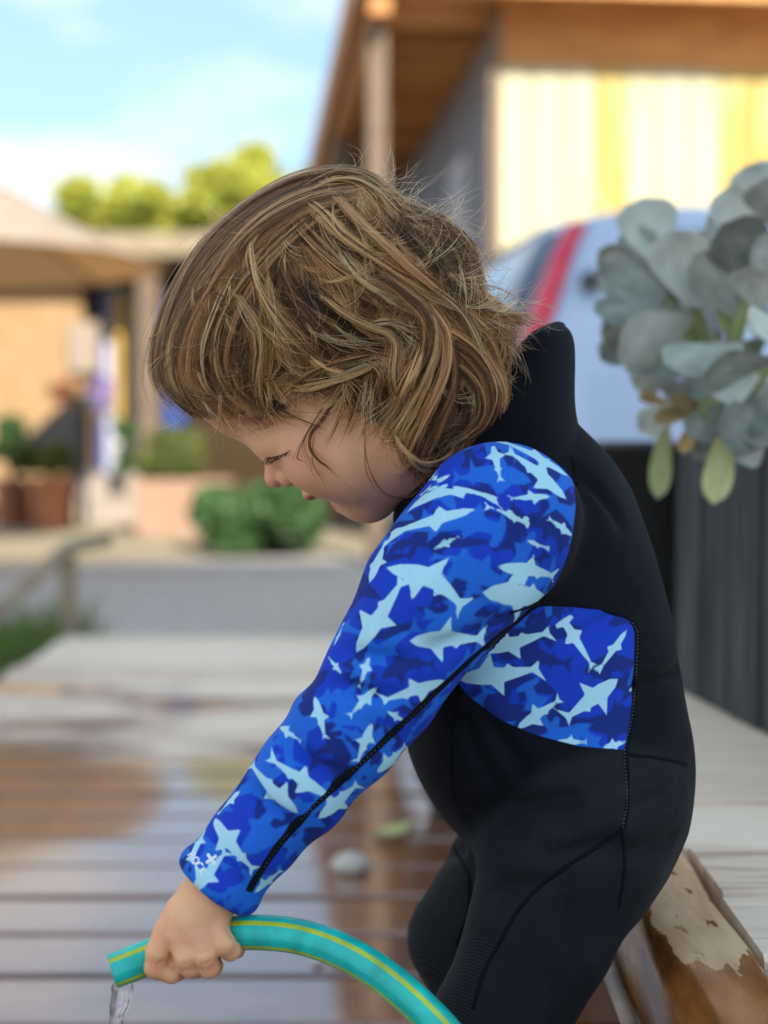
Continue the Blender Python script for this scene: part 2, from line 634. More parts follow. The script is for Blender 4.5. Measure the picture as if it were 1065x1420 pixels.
# ------------------------------------------------------------------ setting materials
def mat_deck(name, wet):
    """weathered planks; wet ones are soaked dark with a water film in irregular patches"""
    m, nt, b = new_mat(name)
    L = nt.links
    tc = nt.nodes.new('ShaderNodeTexCoord')
    oi = nt.nodes.new('ShaderNodeObjectInfo')
    geo = nt.nodes.new('ShaderNodeNewGeometry')
    mp = nt.nodes.new('ShaderNodeMapping')
    mp.inputs['Scale'].default_value = (1.2, 14, 14)
    cmb = nt.nodes.new('ShaderNodeCombineXYZ')
    mu = N(nt, 'ShaderNodeMath', operation='MULTIPLY')
    mu.inputs[1].default_value = 37.0
    L.new(oi.outputs['Random'], mu.inputs[0])
    L.new(mu.outputs[0], cmb.inputs['X'])
    L.new(mu.outputs[0], cmb.inputs['Y'])
    L.new(tc.outputs['Object'], mp.inputs['Vector'])
    L.new(cmb.outputs['Vector'], mp.inputs['Location'])
    n1 = N(nt, 'ShaderNodeTexNoise', Scale=5.0, Detail=8, Roughness=0.62)
    L.new(mp.outputs['Vector'], n1.inputs['Vector'])
    wv = N(nt, 'ShaderNodeTexNoise', Scale=22.0, Detail=4)
    L.new(mp.outputs['Vector'], wv.inputs['Vector'])
    ad = N(nt, 'ShaderNodeMath', operation='MULTIPLY_ADD')
    L.new(oi.outputs['Random'], ad.inputs[0])
    ad.inputs[1].default_value = 0.34
    L.new(n1.outputs['Fac'], ad.inputs[2])
    dry = ramp(nt, ad.outputs[0], [(0.36, (0.48, 0.35, 0.23)), (0.52, (0.74, 0.59, 0.43)), (0.75, (0.84, 0.72, 0.56))])
    soak = ramp(nt, ad.outputs[0], [(0.36, (0.065, 0.019, 0.006)), (0.55, (0.165, 0.052, 0.016)), (0.78, (0.28, 0.115, 0.045))])
    n2 = N(nt, 'ShaderNodeTexNoise', Scale=1.5, Detail=5, Roughness=0.55)
    mp2 = nt.nodes.new('ShaderNodeMapping')
    mp2.inputs['Scale'].default_value = (0.9, 1.8, 1.0)
    L.new(geo.outputs['Position'], mp2.inputs['Vector'])
    L.new(mp2.outputs['Vector'], n2.inputs['Vector'])
    sx = nt.nodes.new('ShaderNodeSeparateXYZ')
    L.new(geo.outputs['Position'], sx.inputs['Vector'])
    mr = nt.nodes.new('ShaderNodeMapRange')        # the hose has soaked the near end
    mr.inputs['From Min'].default_value = 2.0
    mr.inputs['From Max'].default_value = 4.5
    mr.inputs['To Min'].default_value = 0.46 if wet else -0.3
    mr.inputs['To Max'].default_value = -0.36 if wet else -0.3
    L.new(sx.outputs['Y'], mr.inputs['Value'])
    wadd = N(nt, 'ShaderNodeMath', operation='ADD')
    L.new(n2.outputs['Fac'], wadd.inputs[0])
    L.new(mr.outputs['Result'], wadd.inputs[1])
    wpl = N(nt, 'ShaderNodeMath', operation='MULTIPLY_ADD')       # each board soaks up differently
    L.new(oi.outputs['Random'], wpl.inputs[0])
    wpl.inputs[1].default_value = 0.20
    L.new(wadd.outputs[0], wpl.inputs[2])
    wetf = ramp(nt, wpl.outputs[0], [(0.54, 0.0), (0.70, 1.0)])
    mx = nt.nodes.new('ShaderNodeMixRGB')
    L.new(wetf.outputs['Color'], mx.inputs['Fac'])
    L.new(dry.outputs['Color'], mx.inputs['Color1'])
    L.new(soak.outputs['Color'], mx.inputs['Color2'])
    L.new(mx.outputs['Color'], b.inputs['Base Color'])
    film = ramp(nt, n2.outputs['Fac'], [(0.36, 0.15), (0.52, 0.05)])
    rg = nt.nodes.new('ShaderNodeMixRGB')
    L.new(wetf.outputs['Color'], rg.inputs['Fac'])
    rg.inputs['Color1'].default_value = (0.7, 0.7, 0.7, 1)
    L.new(film.outputs['Color'], rg.inputs['Color2'])
    L.new(rg.outputs['Color'], b.inputs['Roughness'])
    cw = N(nt, 'ShaderNodeMath', operation='MULTIPLY')
    cw.inputs[1].default_value = 1.0
    L.new(wetf.outputs['Color'], cw.inputs[0])
    L.new(cw.outputs[0], b.inputs['Coat Weight'])
    b.inputs['Coat Roughness'].default_value = 0.06
    b.inputs['Coat IOR'].default_value = 2.0
    bp = N(nt, 'ShaderNodeBump', Strength=0.25, Distance=0.003)
    L.new(wv.outputs['Fac'], bp.inputs['Height'])
    L.new(bp.outputs['Normal'], b.inputs['Normal'])
    return m


def mat_beam():
    """sun-bleached log edge, worn pale on top, soaked and stained brown in patches"""
    m, nt, b = new_mat('worn_beam_wood')
    L = nt.links
    v = coords(nt, (3, 1, 3))
    n = N(nt, 'ShaderNodeTexNoise', Scale=9, Detail=8, Roughness=0.6)
    L.new(v, n.inputs['Vector'])
    pale = ramp(nt, n.outputs['Fac'], [(0.35, (0.48, 0.27, 0.13)), (0.55, (0.66, 0.43, 0.24)), (0.75, (0.74, 0.54, 0.33))])
    dark = ramp(nt, n.outputs['Fac'], [(0.3, (0.09, 0.028, 0.008)), (0.52, (0.28, 0.100, 0.022)), (0.8, (0.52, 0.23, 0.05))])
    geo = nt.nodes.new('ShaderNodeNewGeometry')
    mp = nt.nodes.new('ShaderNodeMapping')
    mp.inputs['Scale'].default_value = (1.0, 0.32, 1.0)
    mp.inputs['Rotation'].default_value = (0, 0, R(12))
    L.new(geo.outputs['Position'], mp.inputs['Vector'])
    n2 = N(nt, 'ShaderNodeTexNoise', Scale=75, Detail=5, Roughness=0.55)
    L.new(mp.outputs['Vector'], n2.inputs['Vector'])
    sx = nt.nodes.new('ShaderNodeSeparateXYZ')
    L.new(geo.outputs['Position'], sx.inputs['Vector'])
    mr = nt.nodes.new('ShaderNodeMapRange')       # water line: soaked near the hose, dry beyond
    mr.inputs['From Min'].default_value = 0.89
    mr.inputs['From Max'].default_value = 0.96
    mr.inputs['To Min'].default_value = 0.32
    mr.inputs['To Max'].default_value = -0.045
    L.new(sx.outputs['Y'], mr.inputs['Value'])
    mrx = nt.nodes.new('ShaderNodeMapRange')
    mrx.inputs['From Min'].default_value = 0.186
    mrx.inputs['From Max'].default_value = 0.198
    mrx.inputs['To Min'].default_value = 0.35
    mrx.inputs['To Max'].default_value = 0.0
    L.new(sx.outputs['X'], mrx.inputs['Value'])
    a1 = N(nt, 'ShaderNodeMath', operation='ADD')
    L.new(n2.outputs['Fac'], a1.inputs[0])
    L.new(mr.outputs['Result'], a1.inputs[1])
    a2 = N(nt, 'ShaderNodeMath', operation='ADD')
    L.new(a1.outputs[0], a2.inputs[0])
    L.new(mrx.outputs['Result'], a2.inputs[1])
    f = ramp(nt, a2.outputs[0], [(0.565, 0.0), (0.60, 1.0)])
    mx = nt.nodes.new('ShaderNodeMixRGB')
    L.new(f.outputs['Color'], mx.inputs['Fac'])
    L.new(pale.outputs['Color'], mx.inputs['Color1'])
    L.new(dark.outputs['Color'], mx.inputs['Color2'])
    L.new(mx.outputs['Color'], b.inputs['Base Color'])
    rg = ramp(nt, f.outputs['Color'], [(0.0, 0.65), (1.0, 0.22)])
    L.new(rg.outputs['Color'], b.inputs['Roughness'])
    bp = N(nt, 'ShaderNodeBump', Strength=0.4, Distance=0.003)
    L.new(n.outputs['Fac'], bp.inputs['Height'])
    L.new(bp.outputs['Normal'], b.inputs['Normal'])
    return m


MAT['deck_wet'] = mat_deck('wet_deck_wood', True)
MAT['deck_dry'] = mat_deck('dry_deck_wood', False)
MAT['beam'] = mat_beam()
MAT['gravel'] = noise_mat('grey_gravel', [(0.3, (0.36, 0.33, 0.30)), (0.5, (0.52, 0.48, 0.44)), (0.7, (0.66, 0.61, 0.55))], scale=30, detail=8, rough=0.9, bump=0.8, bump_scale=60, dist=0.02)
MAT['sand'] = noise_mat('pale_sand', [(0.3, (0.29, 0.24, 0.155)), (0.7, (0.38, 0.32, 0.215))], scale=4, detail=8, rough=0.95, bump=0.5, bump_scale=40, dist=0.02)
MAT['charred'] = noise_mat('black_stained_wood', [(0.3, (0.014, 0.015, 0.016)), (0.52, (0.036, 0.037, 0.039)), (0.75, (0.085, 0.086, 0.088))], scale=6, detail=8, rough=0.7, bump=0.5, bump_scale=30, stretch=(9, 9, 0.8), per_object=0.25)
MAT['plastic_black'] = noise_mat('black_plastic', [(0.3, (0.010, 0.011, 0.013)), (0.7, (0.022, 0.023, 0.026))], scale=20, rough=0.4)
MAT['orange_wood'] = noise_mat('larch_wood', [(0.3, (0.46, 0.19, 0.05)), (0.55, (0.66, 0.30, 0.085)), (0.75, (0.76, 0.42, 0.15))], scale=4, detail=7, rough=0.6, bump=0.3, stretch=(1, 8, 8), per_object=0.3)
MAT['cream_board'] = noise_mat('yellow_cladding', [(0.30, (0.44, 0.27, 0.035)), (0.47, (0.47, 0.375, 0.13)), (0.64, (0.50, 0.45, 0.28))], scale=2.2, detail=6, rough=0.65, bump=0.2, stretch=(5, 5, 0.5), per_object=0.42)
MAT['grey_board'] = noise_mat('grey_cladding', [(0.3, (0.16, 0.16, 0.18)), (0.7, (0.30, 0.30, 0.32))], scale=4, detail=6, rough=0.7, bump=0.3, stretch=(4, 4, 0.6), per_object=0.3)
MAT['post_wood'] = noise_mat('weathered_post', [(0.3, (0.12, 0.080, 0.052)), (0.7, (0.22, 0.155, 0.105))], scale=6, detail=7, rough=0.75, bump=0.4, stretch=(6, 6, 0.8))
MAT['rail_wood'] = noise_mat('rail_wood', [(0.3, (0.24, 0.185, 0.11)), (0.7, (0.36, 0.29, 0.19))], scale=8, detail=7, rough=0.8, bump=0.4)
MAT['render'] = noise_mat('ochre_plaster', [(0.3, (0.33, 0.205, 0.095)), (0.7, (0.41, 0.265, 0.135))], scale=5, detail=6, rough=0.9, bump=0.3)
MAT['canvas'] = None
MAT['terracotta'] = noise_mat('terracotta', [(0.3, (0.42, 0.15, 0.075)), (0.7, (0.56, 0.24, 0.13))], scale=9, detail=6, rough=0.85, bump=0.2)
MAT['brick_pale'] = noise_mat('pale_brick', [(0.3, (0.30, 0.175, 0.115)), (0.7, (0.42, 0.27, 0.19))], scale=12, detail=6, rough=0.9, bump=0.3)
MAT['blue_paint'] = noise_mat('blue_paint', [(0.3, (0.015, 0.045, 0.24)), (0.7, (0.03, 0.08, 0.34))], scale=6, rough=0.5)
MAT['white_paint'] = noise_mat('white_paint', [(0.3, (0.70, 0.69, 0.68)), (0.7, (0.80, 0.79, 0.78))], scale=6, rough=0.6)
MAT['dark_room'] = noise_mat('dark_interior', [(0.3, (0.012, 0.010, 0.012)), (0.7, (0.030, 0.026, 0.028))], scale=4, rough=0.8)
MAT['curtain'] = noise_mat('pale_curtain', [(0.3, (0.40, 0.42, 0.50)), (0.7, (0.58, 0.58, 0.62))], scale=5, rough=0.9, stretch=(6, 6, 0.5))
MAT['mustard'] = noise_mat('mustard_cloth', [(0.3, (0.50, 0.32, 0.06)), (0.7, (0.62, 0.42, 0.10))], scale=8, rough=0.9)
MAT['stone_step'] = noise_mat('stone_step', [(0.3, (0.30, 0.25, 0.21)), (0.7, (0.42, 0.36, 0.31))], scale=9, detail=7, rough=0.9, bump=0.4)
MAT['rubble'] = noise_mat('pale_pebble', [(0.3, (0.45, 0.40, 0.34)), (0.7, (0.62, 0.57, 0.50))], scale=60, rough=0.7)
MAT['dead_leaf'] = noise_mat('dead_leaf', [(0.3, (0.34, 0.20, 0.08)), (0.7, (0.50, 0.36, 0.16))], scale=40, rough=0.7)
MAT['tyre'] = noise_mat('tyre_rubber', [(0.3, (0.012, 0.012, 0.012)), (0.7, (0.022, 0.022, 0.022))], scale=30, rough=0.85)
MAT['rim'] = noise_mat('alloy_rim', [(0.3, (0.5, 0.5, 0.52)), (0.7, (0.6, 0.6, 0.62))], scale=20, rough=0.3, metallic=0.9)


def mat_canvas():
    m, nt, b = new_mat('cream_canvas')
    v = coords(nt)
    n = N(nt, 'ShaderNodeTexNoise', Scale=6, Detail=5)
    nt.links.new(v, n.inputs['Vector'])
    r = ramp(nt, n.outputs['Fac'], [(0.3, (0.56, 0.50, 0.40)), (0.7, (0.64, 0.58, 0.48))])
    nt.links.new(r.outputs['Color'], b.inputs['Base Color'])
    b.inputs['Roughness'].default_value = 0.9
    tr = nt.nodes.new('ShaderNodeBsdfTranslucent')
    tr.inputs['Color'].default_value = (0.70, 0.46, 0.20, 1)
    mx = nt.nodes.new('ShaderNodeMixShader')
    mx.inputs['Fac'].default_value = 0.55
    nt.links.new(b.outputs[0], mx.inputs[1])
    nt.links.new(tr.outputs[0], mx.inputs[2])
    nt.links.new(mx.outputs[0], nt.nodes['Material Output'].inputs['Surface'])
    return m


MAT['canvas'] = mat_canvas()


def mat_leaf(name, c0, c1, c2, scale=30, trans=0.35, rough=0.55):
    m, nt, b = new_mat(name)
    at_ = N(nt, 'ShaderNodeAttribute', attribute_name='tint')
    r = ramp(nt, at_.outputs['Fac'], [(0.0, c0), (0.5, c1), (1.0, c2)])
    nt.links.new(r.outputs['Color'], b.inputs['Base Color'])
    b.inputs['Roughness'].default_value = rough
    tr = nt.nodes.new('ShaderNodeBsdfTranslucent')
    nt.links.new(r.outputs['Color'], tr.inputs['Color'])
    mx = nt.nodes.new('ShaderNodeMixShader')
    mx.inputs['Fac'].default_value = trans
    nt.links.new(b.outputs[0], mx.inputs[1])
    nt.links.new(tr.outputs[0], mx.inputs[2])
    nt.links.new(mx.outputs[0], nt.nodes['Material Output'].inputs['Surface'])
    return m


MAT['leaf_yellow'] = mat_leaf('sunny_leaf', (0.30, 0.33, 0.04), (0.50, 0.51, 0.07), (0.66, 0.62, 0.13))
MAT['leaf_green'] = mat_leaf('bush_leaf', (0.035, 0.09, 0.03), (0.075, 0.165, 0.055), (0.14, 0.24, 0.08))
MAT['leaf_mixed'] = mat_leaf('garden_leaf', (0.05, 0.09, 0.02), (0.13, 0.18, 0.04), (0.28, 0.28, 0.07))
MAT['grass'] = mat_leaf('grass_blade', (0.06, 0.12, 0.02), (0.12, 0.21, 0.04), (0.20, 0.28, 0.07))
MAT['flower_pink'] = noise_mat('pink_flower', [(0.3, (0.45, 0.06, 0.06)), (0.7, (0.58, 0.14, 0.12))], scale=20, rough=0.7)
MAT['flower_purple'] = noise_mat('lilac_flower', [(0.3, (0.26, 0.17, 0.42)), (0.7, (0.40, 0.28, 0.56))], scale=20, rough=0.7)


def mat_succulent():
    m, nt, b = new_mat('grey_succulent')
    L = nt.links
    v = coords(nt)
    oi = nt.nodes.new('ShaderNodeObjectInfo')
    n = N(nt, 'ShaderNodeTexNoise', Scale=2.2, Detail=6)
    L.new(v, n.inputs['Vector'])
    ad = N(nt, 'ShaderNodeMath', operation='MULTIPLY_ADD')
    L.new(oi.outputs['Random'], ad.inputs[0])
    ad.inputs[1].default_value = 0.42
    L.new(n.outputs['Fac'], ad.inputs[2])
    r = ramp(nt, ad.outputs[0], [(0.38, (0.11, 0.13, 0.10)), (0.64, (0.27, 0.30, 0.245)), (0.95, (0.52, 0.55, 0.46))])
    L.new(r.outputs['Color'], b.inputs['Base Color'])
    b.inputs['Roughness'].default_value = 0.6
    b.inputs['Subsurface Weight'].default_value = 0.15
    b.inputs['Subsurface Scale'].default_value = 0.004
    n2 = N(nt, 'ShaderNodeTexNoise', Scale=40, Detail=3)
    L.new(v, n2.inputs['Vector'])
    bp = N(nt, 'ShaderNodeBump', Strength=0.15, Distance=0.02)
    L.new(n2.outputs['Fac'], bp.inputs['Height'])
    L.new(bp.outputs['Normal'], b.inputs['Normal'])
    return m


MAT['succulent'] = mat_succulent()
MAT['succulent_yellow'] = noise_mat('yellowing_leaf', [(0.3, (0.40, 0.44, 0.16)), (0.7, (0.56, 0.58, 0.30))], scale=3, rough=0.55)
MAT['succulent_green'] = noise_mat('green_stem', [(0.3, (0.22, 0.27, 0.10)), (0.7, (0.36, 0.42, 0.18))], scale=6, rough=0.5)


def mat_paint(name, col, rough=0.25, coat=0.8, metallic=0.0):
    m, nt, b = new_mat(name)
    v = coords(nt)
    n = N(nt, 'ShaderNodeTexNoise', Scale=4, Detail=5)
    nt.links.new(v, n.inputs['Vector'])
    r = ramp(nt, n.outputs['Fac'], [(0.3, tuple(c * 0.93 for c in col)), (0.7, tuple(min(1, c * 1.05) for c in col))])
    nt.links.new(r.outputs['Color'], b.inputs['Base Color'])
    b.inputs['Roughness'].default_value = rough
    b.inputs['Coat Weight'].default_value = coat
    b.inputs['Coat Roughness'].default_value = 0.05
    b.inputs['Metallic'].default_value = metallic
    return m


MAT['car_paint'] = mat_paint('pale_blue_paint', (0.40, 0.49, 0.64))
MAT['car_glass'] = mat_paint('tinted_glass', (0.03, 0.05, 0.08), rough=0.05)
MAT['tail_red'] = mat_paint('red_lens', (0.62, 0.012, 0.04), rough=0.12)
MAT['bumper'] = mat_paint('bumper_plastic', (0.05, 0.05, 0.055), rough=0.6, coat=0.0)


# ------------------------------------------------------------------ ground and decks
def sheet(name, pts, mat, **kw):
    me = mesh_from(name, pts, [tuple(range(len(pts)))], mat)
    return obj(name, me, **kw)


GZ = -0.14
sheet('ground', [(-400, -60, GZ), (400, -60, GZ), (400, 900, GZ), (-400, 900, GZ)], MAT['gravel'], kind='structure')
sheet('sandy_path', [(-7.0, 8.9, GZ + 0.004), (-2.2, 8.7, GZ + 0.004), (1.2, 9.6, GZ + 0.004), (1.0, 13.4, GZ + 0.004), (-8.0, 13.4, GZ + 0.004)], MAT['sand'], kind='structure')


def plank_mesh(name, L, W, T, mat, seed=0):
    """one board along X with eased edges and a slightly uneven face"""
    r = random.Random(seed)
    n = 9
    prof = [(-W / 2, -T), (-W / 2, -0.004), (-W / 2 + 0.004, 0), (W / 2 - 0.004, 0), (W / 2, -0.004), (W / 2, -T)]
    V, F = [], []
    k = len(prof)
    for i in range(n):
        x = -L / 2 + L * i / (n - 1)
        dz = r.uniform(-0.0012, 0.0012)
        dy = r.uniform(-0.001, 0.001)
        for (y, z) in prof:
            V.append((x, y + dy, z + dz))
    for i in range(n - 1):
        for j in range(k - 1):
            F.append((i * k + j, (i + 1) * k + j, (i + 1) * k + j + 1, i * k + j + 1))
    F.append(tuple(range(k)))
    F.append(tuple((n - 1) * k + j for j in range(k))[::-1])
    return mesh_from(name, V, F, mat)


lower = empty('lower_deck', (0.2, 2.3, 0), kind='structure')
lower_meshes = [plank_mesh('plank', 3.4, 0.132, 0.03, MAT['deck_wet'], s) for s in range(4)]
y_ = -0.55
i_ = 0
while y_ < 4.55:
    o = obj('plank', lower_meshes[i_ % 4], lower)
    o.location = (0.68 + random.uniform(-0.012, 0.012) - 0.2, y_ - 2.3, random.uniform(-0.002, 0.0015))
    o.rotation_euler = (random.uniform(-0.006, 0.006), random.uniform(-0.0008, 0.0008), random.uniform(-0.0015, 0.0015))
    y_ += 0.145
    i_ += 1
for x_ in (-0.95, -0.2, 0.6, 1.4, 2.2):
    box_obj('joist', (x_ - 0.03 - 0.2, -0.65 - 2.3, -0.13), (x_ + 0.03 - 0.2, 4.6 - 2.3, -0.034), MAT['charred'], lower)

UZ = 0.30
upper = empty('upper_deck', (1.2, 1.2, UZ), kind='structure')
upper_meshes = [plank_mesh('plank', 2.05, 0.124, 0.028, MAT['deck_dry'], 20 + s) for s in range(3)]
y_ = 1.141 - 0.132 * 6
i_ = 0
while y_ < 2.2:
    o = obj('plank', upper_meshes[i_ % 3], upper)
    o.location = (0.2565 + 1.025 + random.uniform(-0.003, 0.003) - 1.2, y_ - 1.2, random.uniform(-0.002, 0.0015))
    o.rotation_euler = (random.uniform(-0.006, 0.006), 0, random.uniform(-0.002, 0.002))
    y_ += 0.132
    i_ += 1
box_obj('joist', (0.27 - 1.2, 0.36 - 1.2, -0.29), (0.30 - 1.2, 2.2 - 1.2, -0.034), MAT['charred'], upper)
box_obj('joist', (1.6 - 1.2, 0.36 - 1.2, -0.29), (1.64 - 1.2, 2.2 - 1.2, -0.034), MAT['charred'], upper)


def build_beam():
    """worn timber edging the upper deck, rounded by use"""
    V, F = [], []
    n, k = 60, 22
    for i in range(n):
        y = 0.30 + (2.16 - 0.30) * i / (n - 1)
        for j in range(k):
            a = 2 * math.pi * j / k
            ca, sa = math.cos(a), math.sin(a)
            sx_, sz_ = math.copysign(abs(ca) ** 0.30, ca), math.copysign(abs(sa) ** 0.30, sa)
            wob_ = 0.0022 * math.sin(y * 31 + j) + 0.003 * math.sin(y * 9 + a * 2)
            V.append((0.2195 + (0.0345 + wob_ * 0.5) * sx_, y, UZ - 0.060 + (0.063 + wob_ * 0.35) * sz_))
    for i in range(n - 1):
        for j in range(k):
            F.append((i * k + j, i * k + (j + 1) % k, (i + 1) * k + (j + 1) % k, (i + 1) * k + j))
    F.append(tuple(range(k)))
    F.append(tuple((n - 1) * k + j for j in range(k))[::-1])
    return mesh_from('edge_beam', V, F, MAT['beam'], True)


bo = obj('edge_beam', build_beam(), label='worn timber beam with peeled brown stain edging the raised deck', cat='beam')
rope = tube_mesh('rope', [(0.1785, 0.30 + 0.1 * i, 0.222 + 0.002 * math.sin(i * 1.7)) for i in range(19)], 0.0065, MAT['rubble'], 10)
obj('rope', rope, label='pale cord running along the side of the worn beam', cat='rope')

# ------------------------------------------------------------------ house on the right
HY = R(5.35)
hc = at(690, 600, 9.0)
house = empty('timber_house', (hc.x, 9.0, GZ), HY, label='tall timber house with sunlit yellow boards and deep wooden eaves', cat='house')
zt = 3.2 - GZ       # soffit height above the house's ground
for i in range(22):
    box_obj('wall_board', (i * 0.2 + 0.006, -0.022, 0), (i * 0.2 + 0.194, 0.0, zt), MAT['cream_board'], house)
box_obj('wall', (0.02, 0.002, 0), (4.4, 7.0, zt - 0.002), MAT['grey_board'], house)
for i in range(24):
    box_obj('wall_board', (-0.004, 0.05 + i * 0.29, 0), (0.018, 0.05 + i * 0.29 + 0.275, zt), MAT['grey_board'], house)
box_obj('corner_post', (-0.07, -0.06, 0), (-0.006, 0.03, zt - 0.004), MAT['post_wood'], house)
win = box_obj('window', (-0.03, 1.3, 1.75), (-0.008, 2.0, 2.75), MAT['white_paint'], house)
box_obj('pane', (-0.034, 1.36, 1.82), (-0.031, 1.94, 2.68), MAT['curtain'], win)
# roof with boarded soffit, fascia and rafters
EX = -0.90
roof = box_obj('roof', (EX, -0.52, zt + 0.12), (4.8, 7.6, zt + 0.2), MAT['charred'], house)
for i in range(39):
    y0 = -0.48 + i * 0.205
    box_obj('soffit_board', (EX + 0.02, y0, zt + 0.1), (4.7, y0 + 0.198, zt + 0.118), MAT['orange_wood'], house)
for i in range(14):
    y0 = 0.12 + i * 0.55
    box_obj('rafter', (EX + 0.05, y0, zt - 0.03), (-0.01, y0 + 0.07, zt + 0.098), MAT['orange_wood'], house)
box_obj('fascia', (EX - 0.03, -0.52, zt - 0.04), (EX, 7.6, zt + 0.22), MAT['orange_wood'], house)
box_obj('fascia', (EX, -0.55, zt - 0.02), (4.8, -0.522, zt + 0.22), MAT['orange_wood'], house)
box_obj('header_board', (0.0, -0.05, zt - 0.30), (4.4, -0.024, zt + 0.098), MAT['orange_wood'], house)
box_obj('eave_beam', (EX + 0.06, -0.5, zt - 0.14), (EX + 0.18, 7.4, zt - 0.032), MAT['orange_wood'], house)
box_obj('veranda_post', (EX + 0.07, -0.28, 0), (EX + 0.18, -0.17, zt - 0.142), MAT['post_wood'], house)
box_obj('veranda_post', (EX + 0.055, 3.0, 0), (EX + 0.195, 3.14, zt - 0.142), MAT['post_wood'], house)

# the tall house behind the camera whose shadow covers the decks
rear = empty('shading_house', (6.1, -12.0, GZ), label='tall white house standing behind the viewer, shading the decks', cat='house')
box_obj('wall', (-4.2, -7, 0), (4.2, 0, 13.8), MAT['white_paint'], rear)
bm = bmesh.new()
rv = [bm.verts.new(p) for p in ((-4.5, -7.4, 13.75), (4.5, -7.4, 13.75), (4.5, 0.4, 13.75), (-4.5, 0.4, 13.75), (-4.5, -3.5, 15.6), (4.5, -3.5, 15.6))]
for q in ((0, 1, 5, 4), (2, 3, 4, 5), (0, 4, 3), (1, 2, 5), (0, 3, 2, 1)):
    bm.faces.new([rv[k] for k in q])
bm_obj('roof', bm, MAT['charred'], rear)
for i in range(2):
    w_ = box_obj('window', (-2.5 + i * 3, 0.0, 1.2), (-1.3 + i * 3, 0.04, 2.6), MAT['post_wood'], rear)
    box_obj('pane', (-2.42 + i * 3, 0.041, 1.28), (-1.38 + i * 3, 0.046, 2.52), MAT['car_glass'], w_)

# white house added out of view on the left, to bounce sunlight back
wh = empty('sun_bounce_house', (-6.2, 1.0, GZ), R(53), label='added unseen white house left of the decks, bouncing sunlight', cat='house')
box_obj('wall', (-5.5, 0.0, 0), (5.5, 5.0, 5.2), MAT['white_paint'], wh)
bm = bmesh.new()
rv = [bm.verts.new(p) for p in ((-5.9, -0.4, 5.16), (5.9, -0.4, 5.16), (5.9, 5.4, 5.16), (-5.9, 5.4, 5.16), (-5.9, 2.5, 7.2), (5.9, 2.5, 7.2))]
for q in ((0, 1, 5, 4), (2, 3, 4, 5), (0, 4, 3), (1, 2, 5), (0, 3, 2, 1)):
    bm.faces.new([rv[k] for k in q])
bm_obj('roof', bm, MAT['terracotta'], wh)
for i in range(3):
    w_ = box_obj('window', (-4.0 + i * 3.2, -0.04, 1.4), (-2.9 + i * 3.2, 0.0, 2.7), MAT['post_wood'], wh)
    box_obj('pane', (-3.92 + i * 3.2, -0.046, 1.48), (-2.98 + i * 3.2, -0.041, 2.62), MAT['car_glass'], w_)

# ------------------------------------------------------------------ cottage on the left
CD = 13.5
cpos = at(150, 700, CD)
CZ = GZ
cot = empty('cottage', (cpos.x, CD, CZ), label='low garden cottage with flat tan roof, blue door and ochre wall', cat='cottage')


def cl(px, py, D=CD):
    p = at(px, py, D)
    return p.x - cpos.x, p.z - CZ


def cbox(name, x0p, y0p, x1p, y1p, d0, d1, mat, parent=None, dpx=CD):
    """box whose front outline is seen at these pixels, from depth d0 to d1 behind the facade"""
    xa, za = cl(x0p, y1p, dpx)
    xb, zb = cl(x1p, y0p, dpx)
    return box_obj(name, (xa, d0, max(za, 0.0)), (xb, d1, zb), mat, parent or cot)


cbox('wall', -420, 372, 112, 730, 0.0, 3.0, MAT['render'])
cbox('wall', 268, 372, 700, 730, 0.0, 3.0, MAT['render'])
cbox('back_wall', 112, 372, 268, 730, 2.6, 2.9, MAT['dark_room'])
cbox('roof', -450, 334, 760, 364, -0.55, 3.4, MAT['rail_wood'])
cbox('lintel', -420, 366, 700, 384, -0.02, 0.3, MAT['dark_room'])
d_ = cbox('glazed_door', 128, 392, 196, 690, 0.5, 0.56, MAT['curtain'])
cbox('door_frame', 124, 388, 130, 690, 0.46, 0.6, MAT['blue_paint'])
cbox('door_frame', 193, 388, 201, 690, 0.46, 0.6, MAT['blue_paint'])
for xp in (146, 172):
    cbox('glazing_bar', xp, 394, xp + 4, 688, 0.47, 0.498, MAT['white_paint'])
cbox('curtain', 152, 400, 168, 600, 0.36, 0.44, MAT['mustard'])
cbox('porch_post', 201, 384, 226, 700, -0.3, -0.08, MAT['post_wood'])
bd = cbox('blue_door', 228, 400, 268, 640, 0.02, 0.08, MAT['blue_paint'])
cbox('door_panel', 233, 410, 263, 510, 0.008, 0.019, MAT['blue_paint'], bd)
cbox('door_panel', 233, 525, 263, 630, 0.008, 0.019, MAT['blue_paint'], bd)
cbox('threshold', 112, 690, 268, 712, -0.25, 0.4, MAT['stone_step'])
# black block put in for the dark shaded area beside the door
bb = empty('shade_block', (at(70, 640, 12.2).x, 12.2, GZ), label='black sloping block standing in for shade beside the cottage door', cat='shade_block')
bm = bmesh.new()
bv = [bm.verts.new(p) for p in ((-0.28, -0.3, 0.45), (0.28, -0.3, 0.45), (0.28, 0.3, 0.45), (-0.28, 0.3, 0.45), (-0.28, -0.3, 0.62), (0.28, -0.3, 1.12), (0.28, 0.3, 1.12), (-0.28, 0.3, 0.62))]
for q in ((0, 3, 2, 1), (4, 5, 6, 7), (0, 1, 5, 4), (1, 2, 6, 5), (2, 3, 7, 6), (3, 0, 4, 7)):
    bm.faces.new([bv[k] for k in q])
bmesh.ops.bevel(bm, geom=bm.edges[:], offset=0.02, segments=2, affect='EDGES')
bm_obj('lid', bm, MAT['plastic_black'], bb)
for sx_ in (-0.24, 0.24):
    for sy_ in (-0.25, 0.25):
        obj('leg', tube_mesh('leg', [(sx_, sy_, 0), (sx_, sy_, 0.47)], 0.02, MAT['plastic_black'], 8), bb)
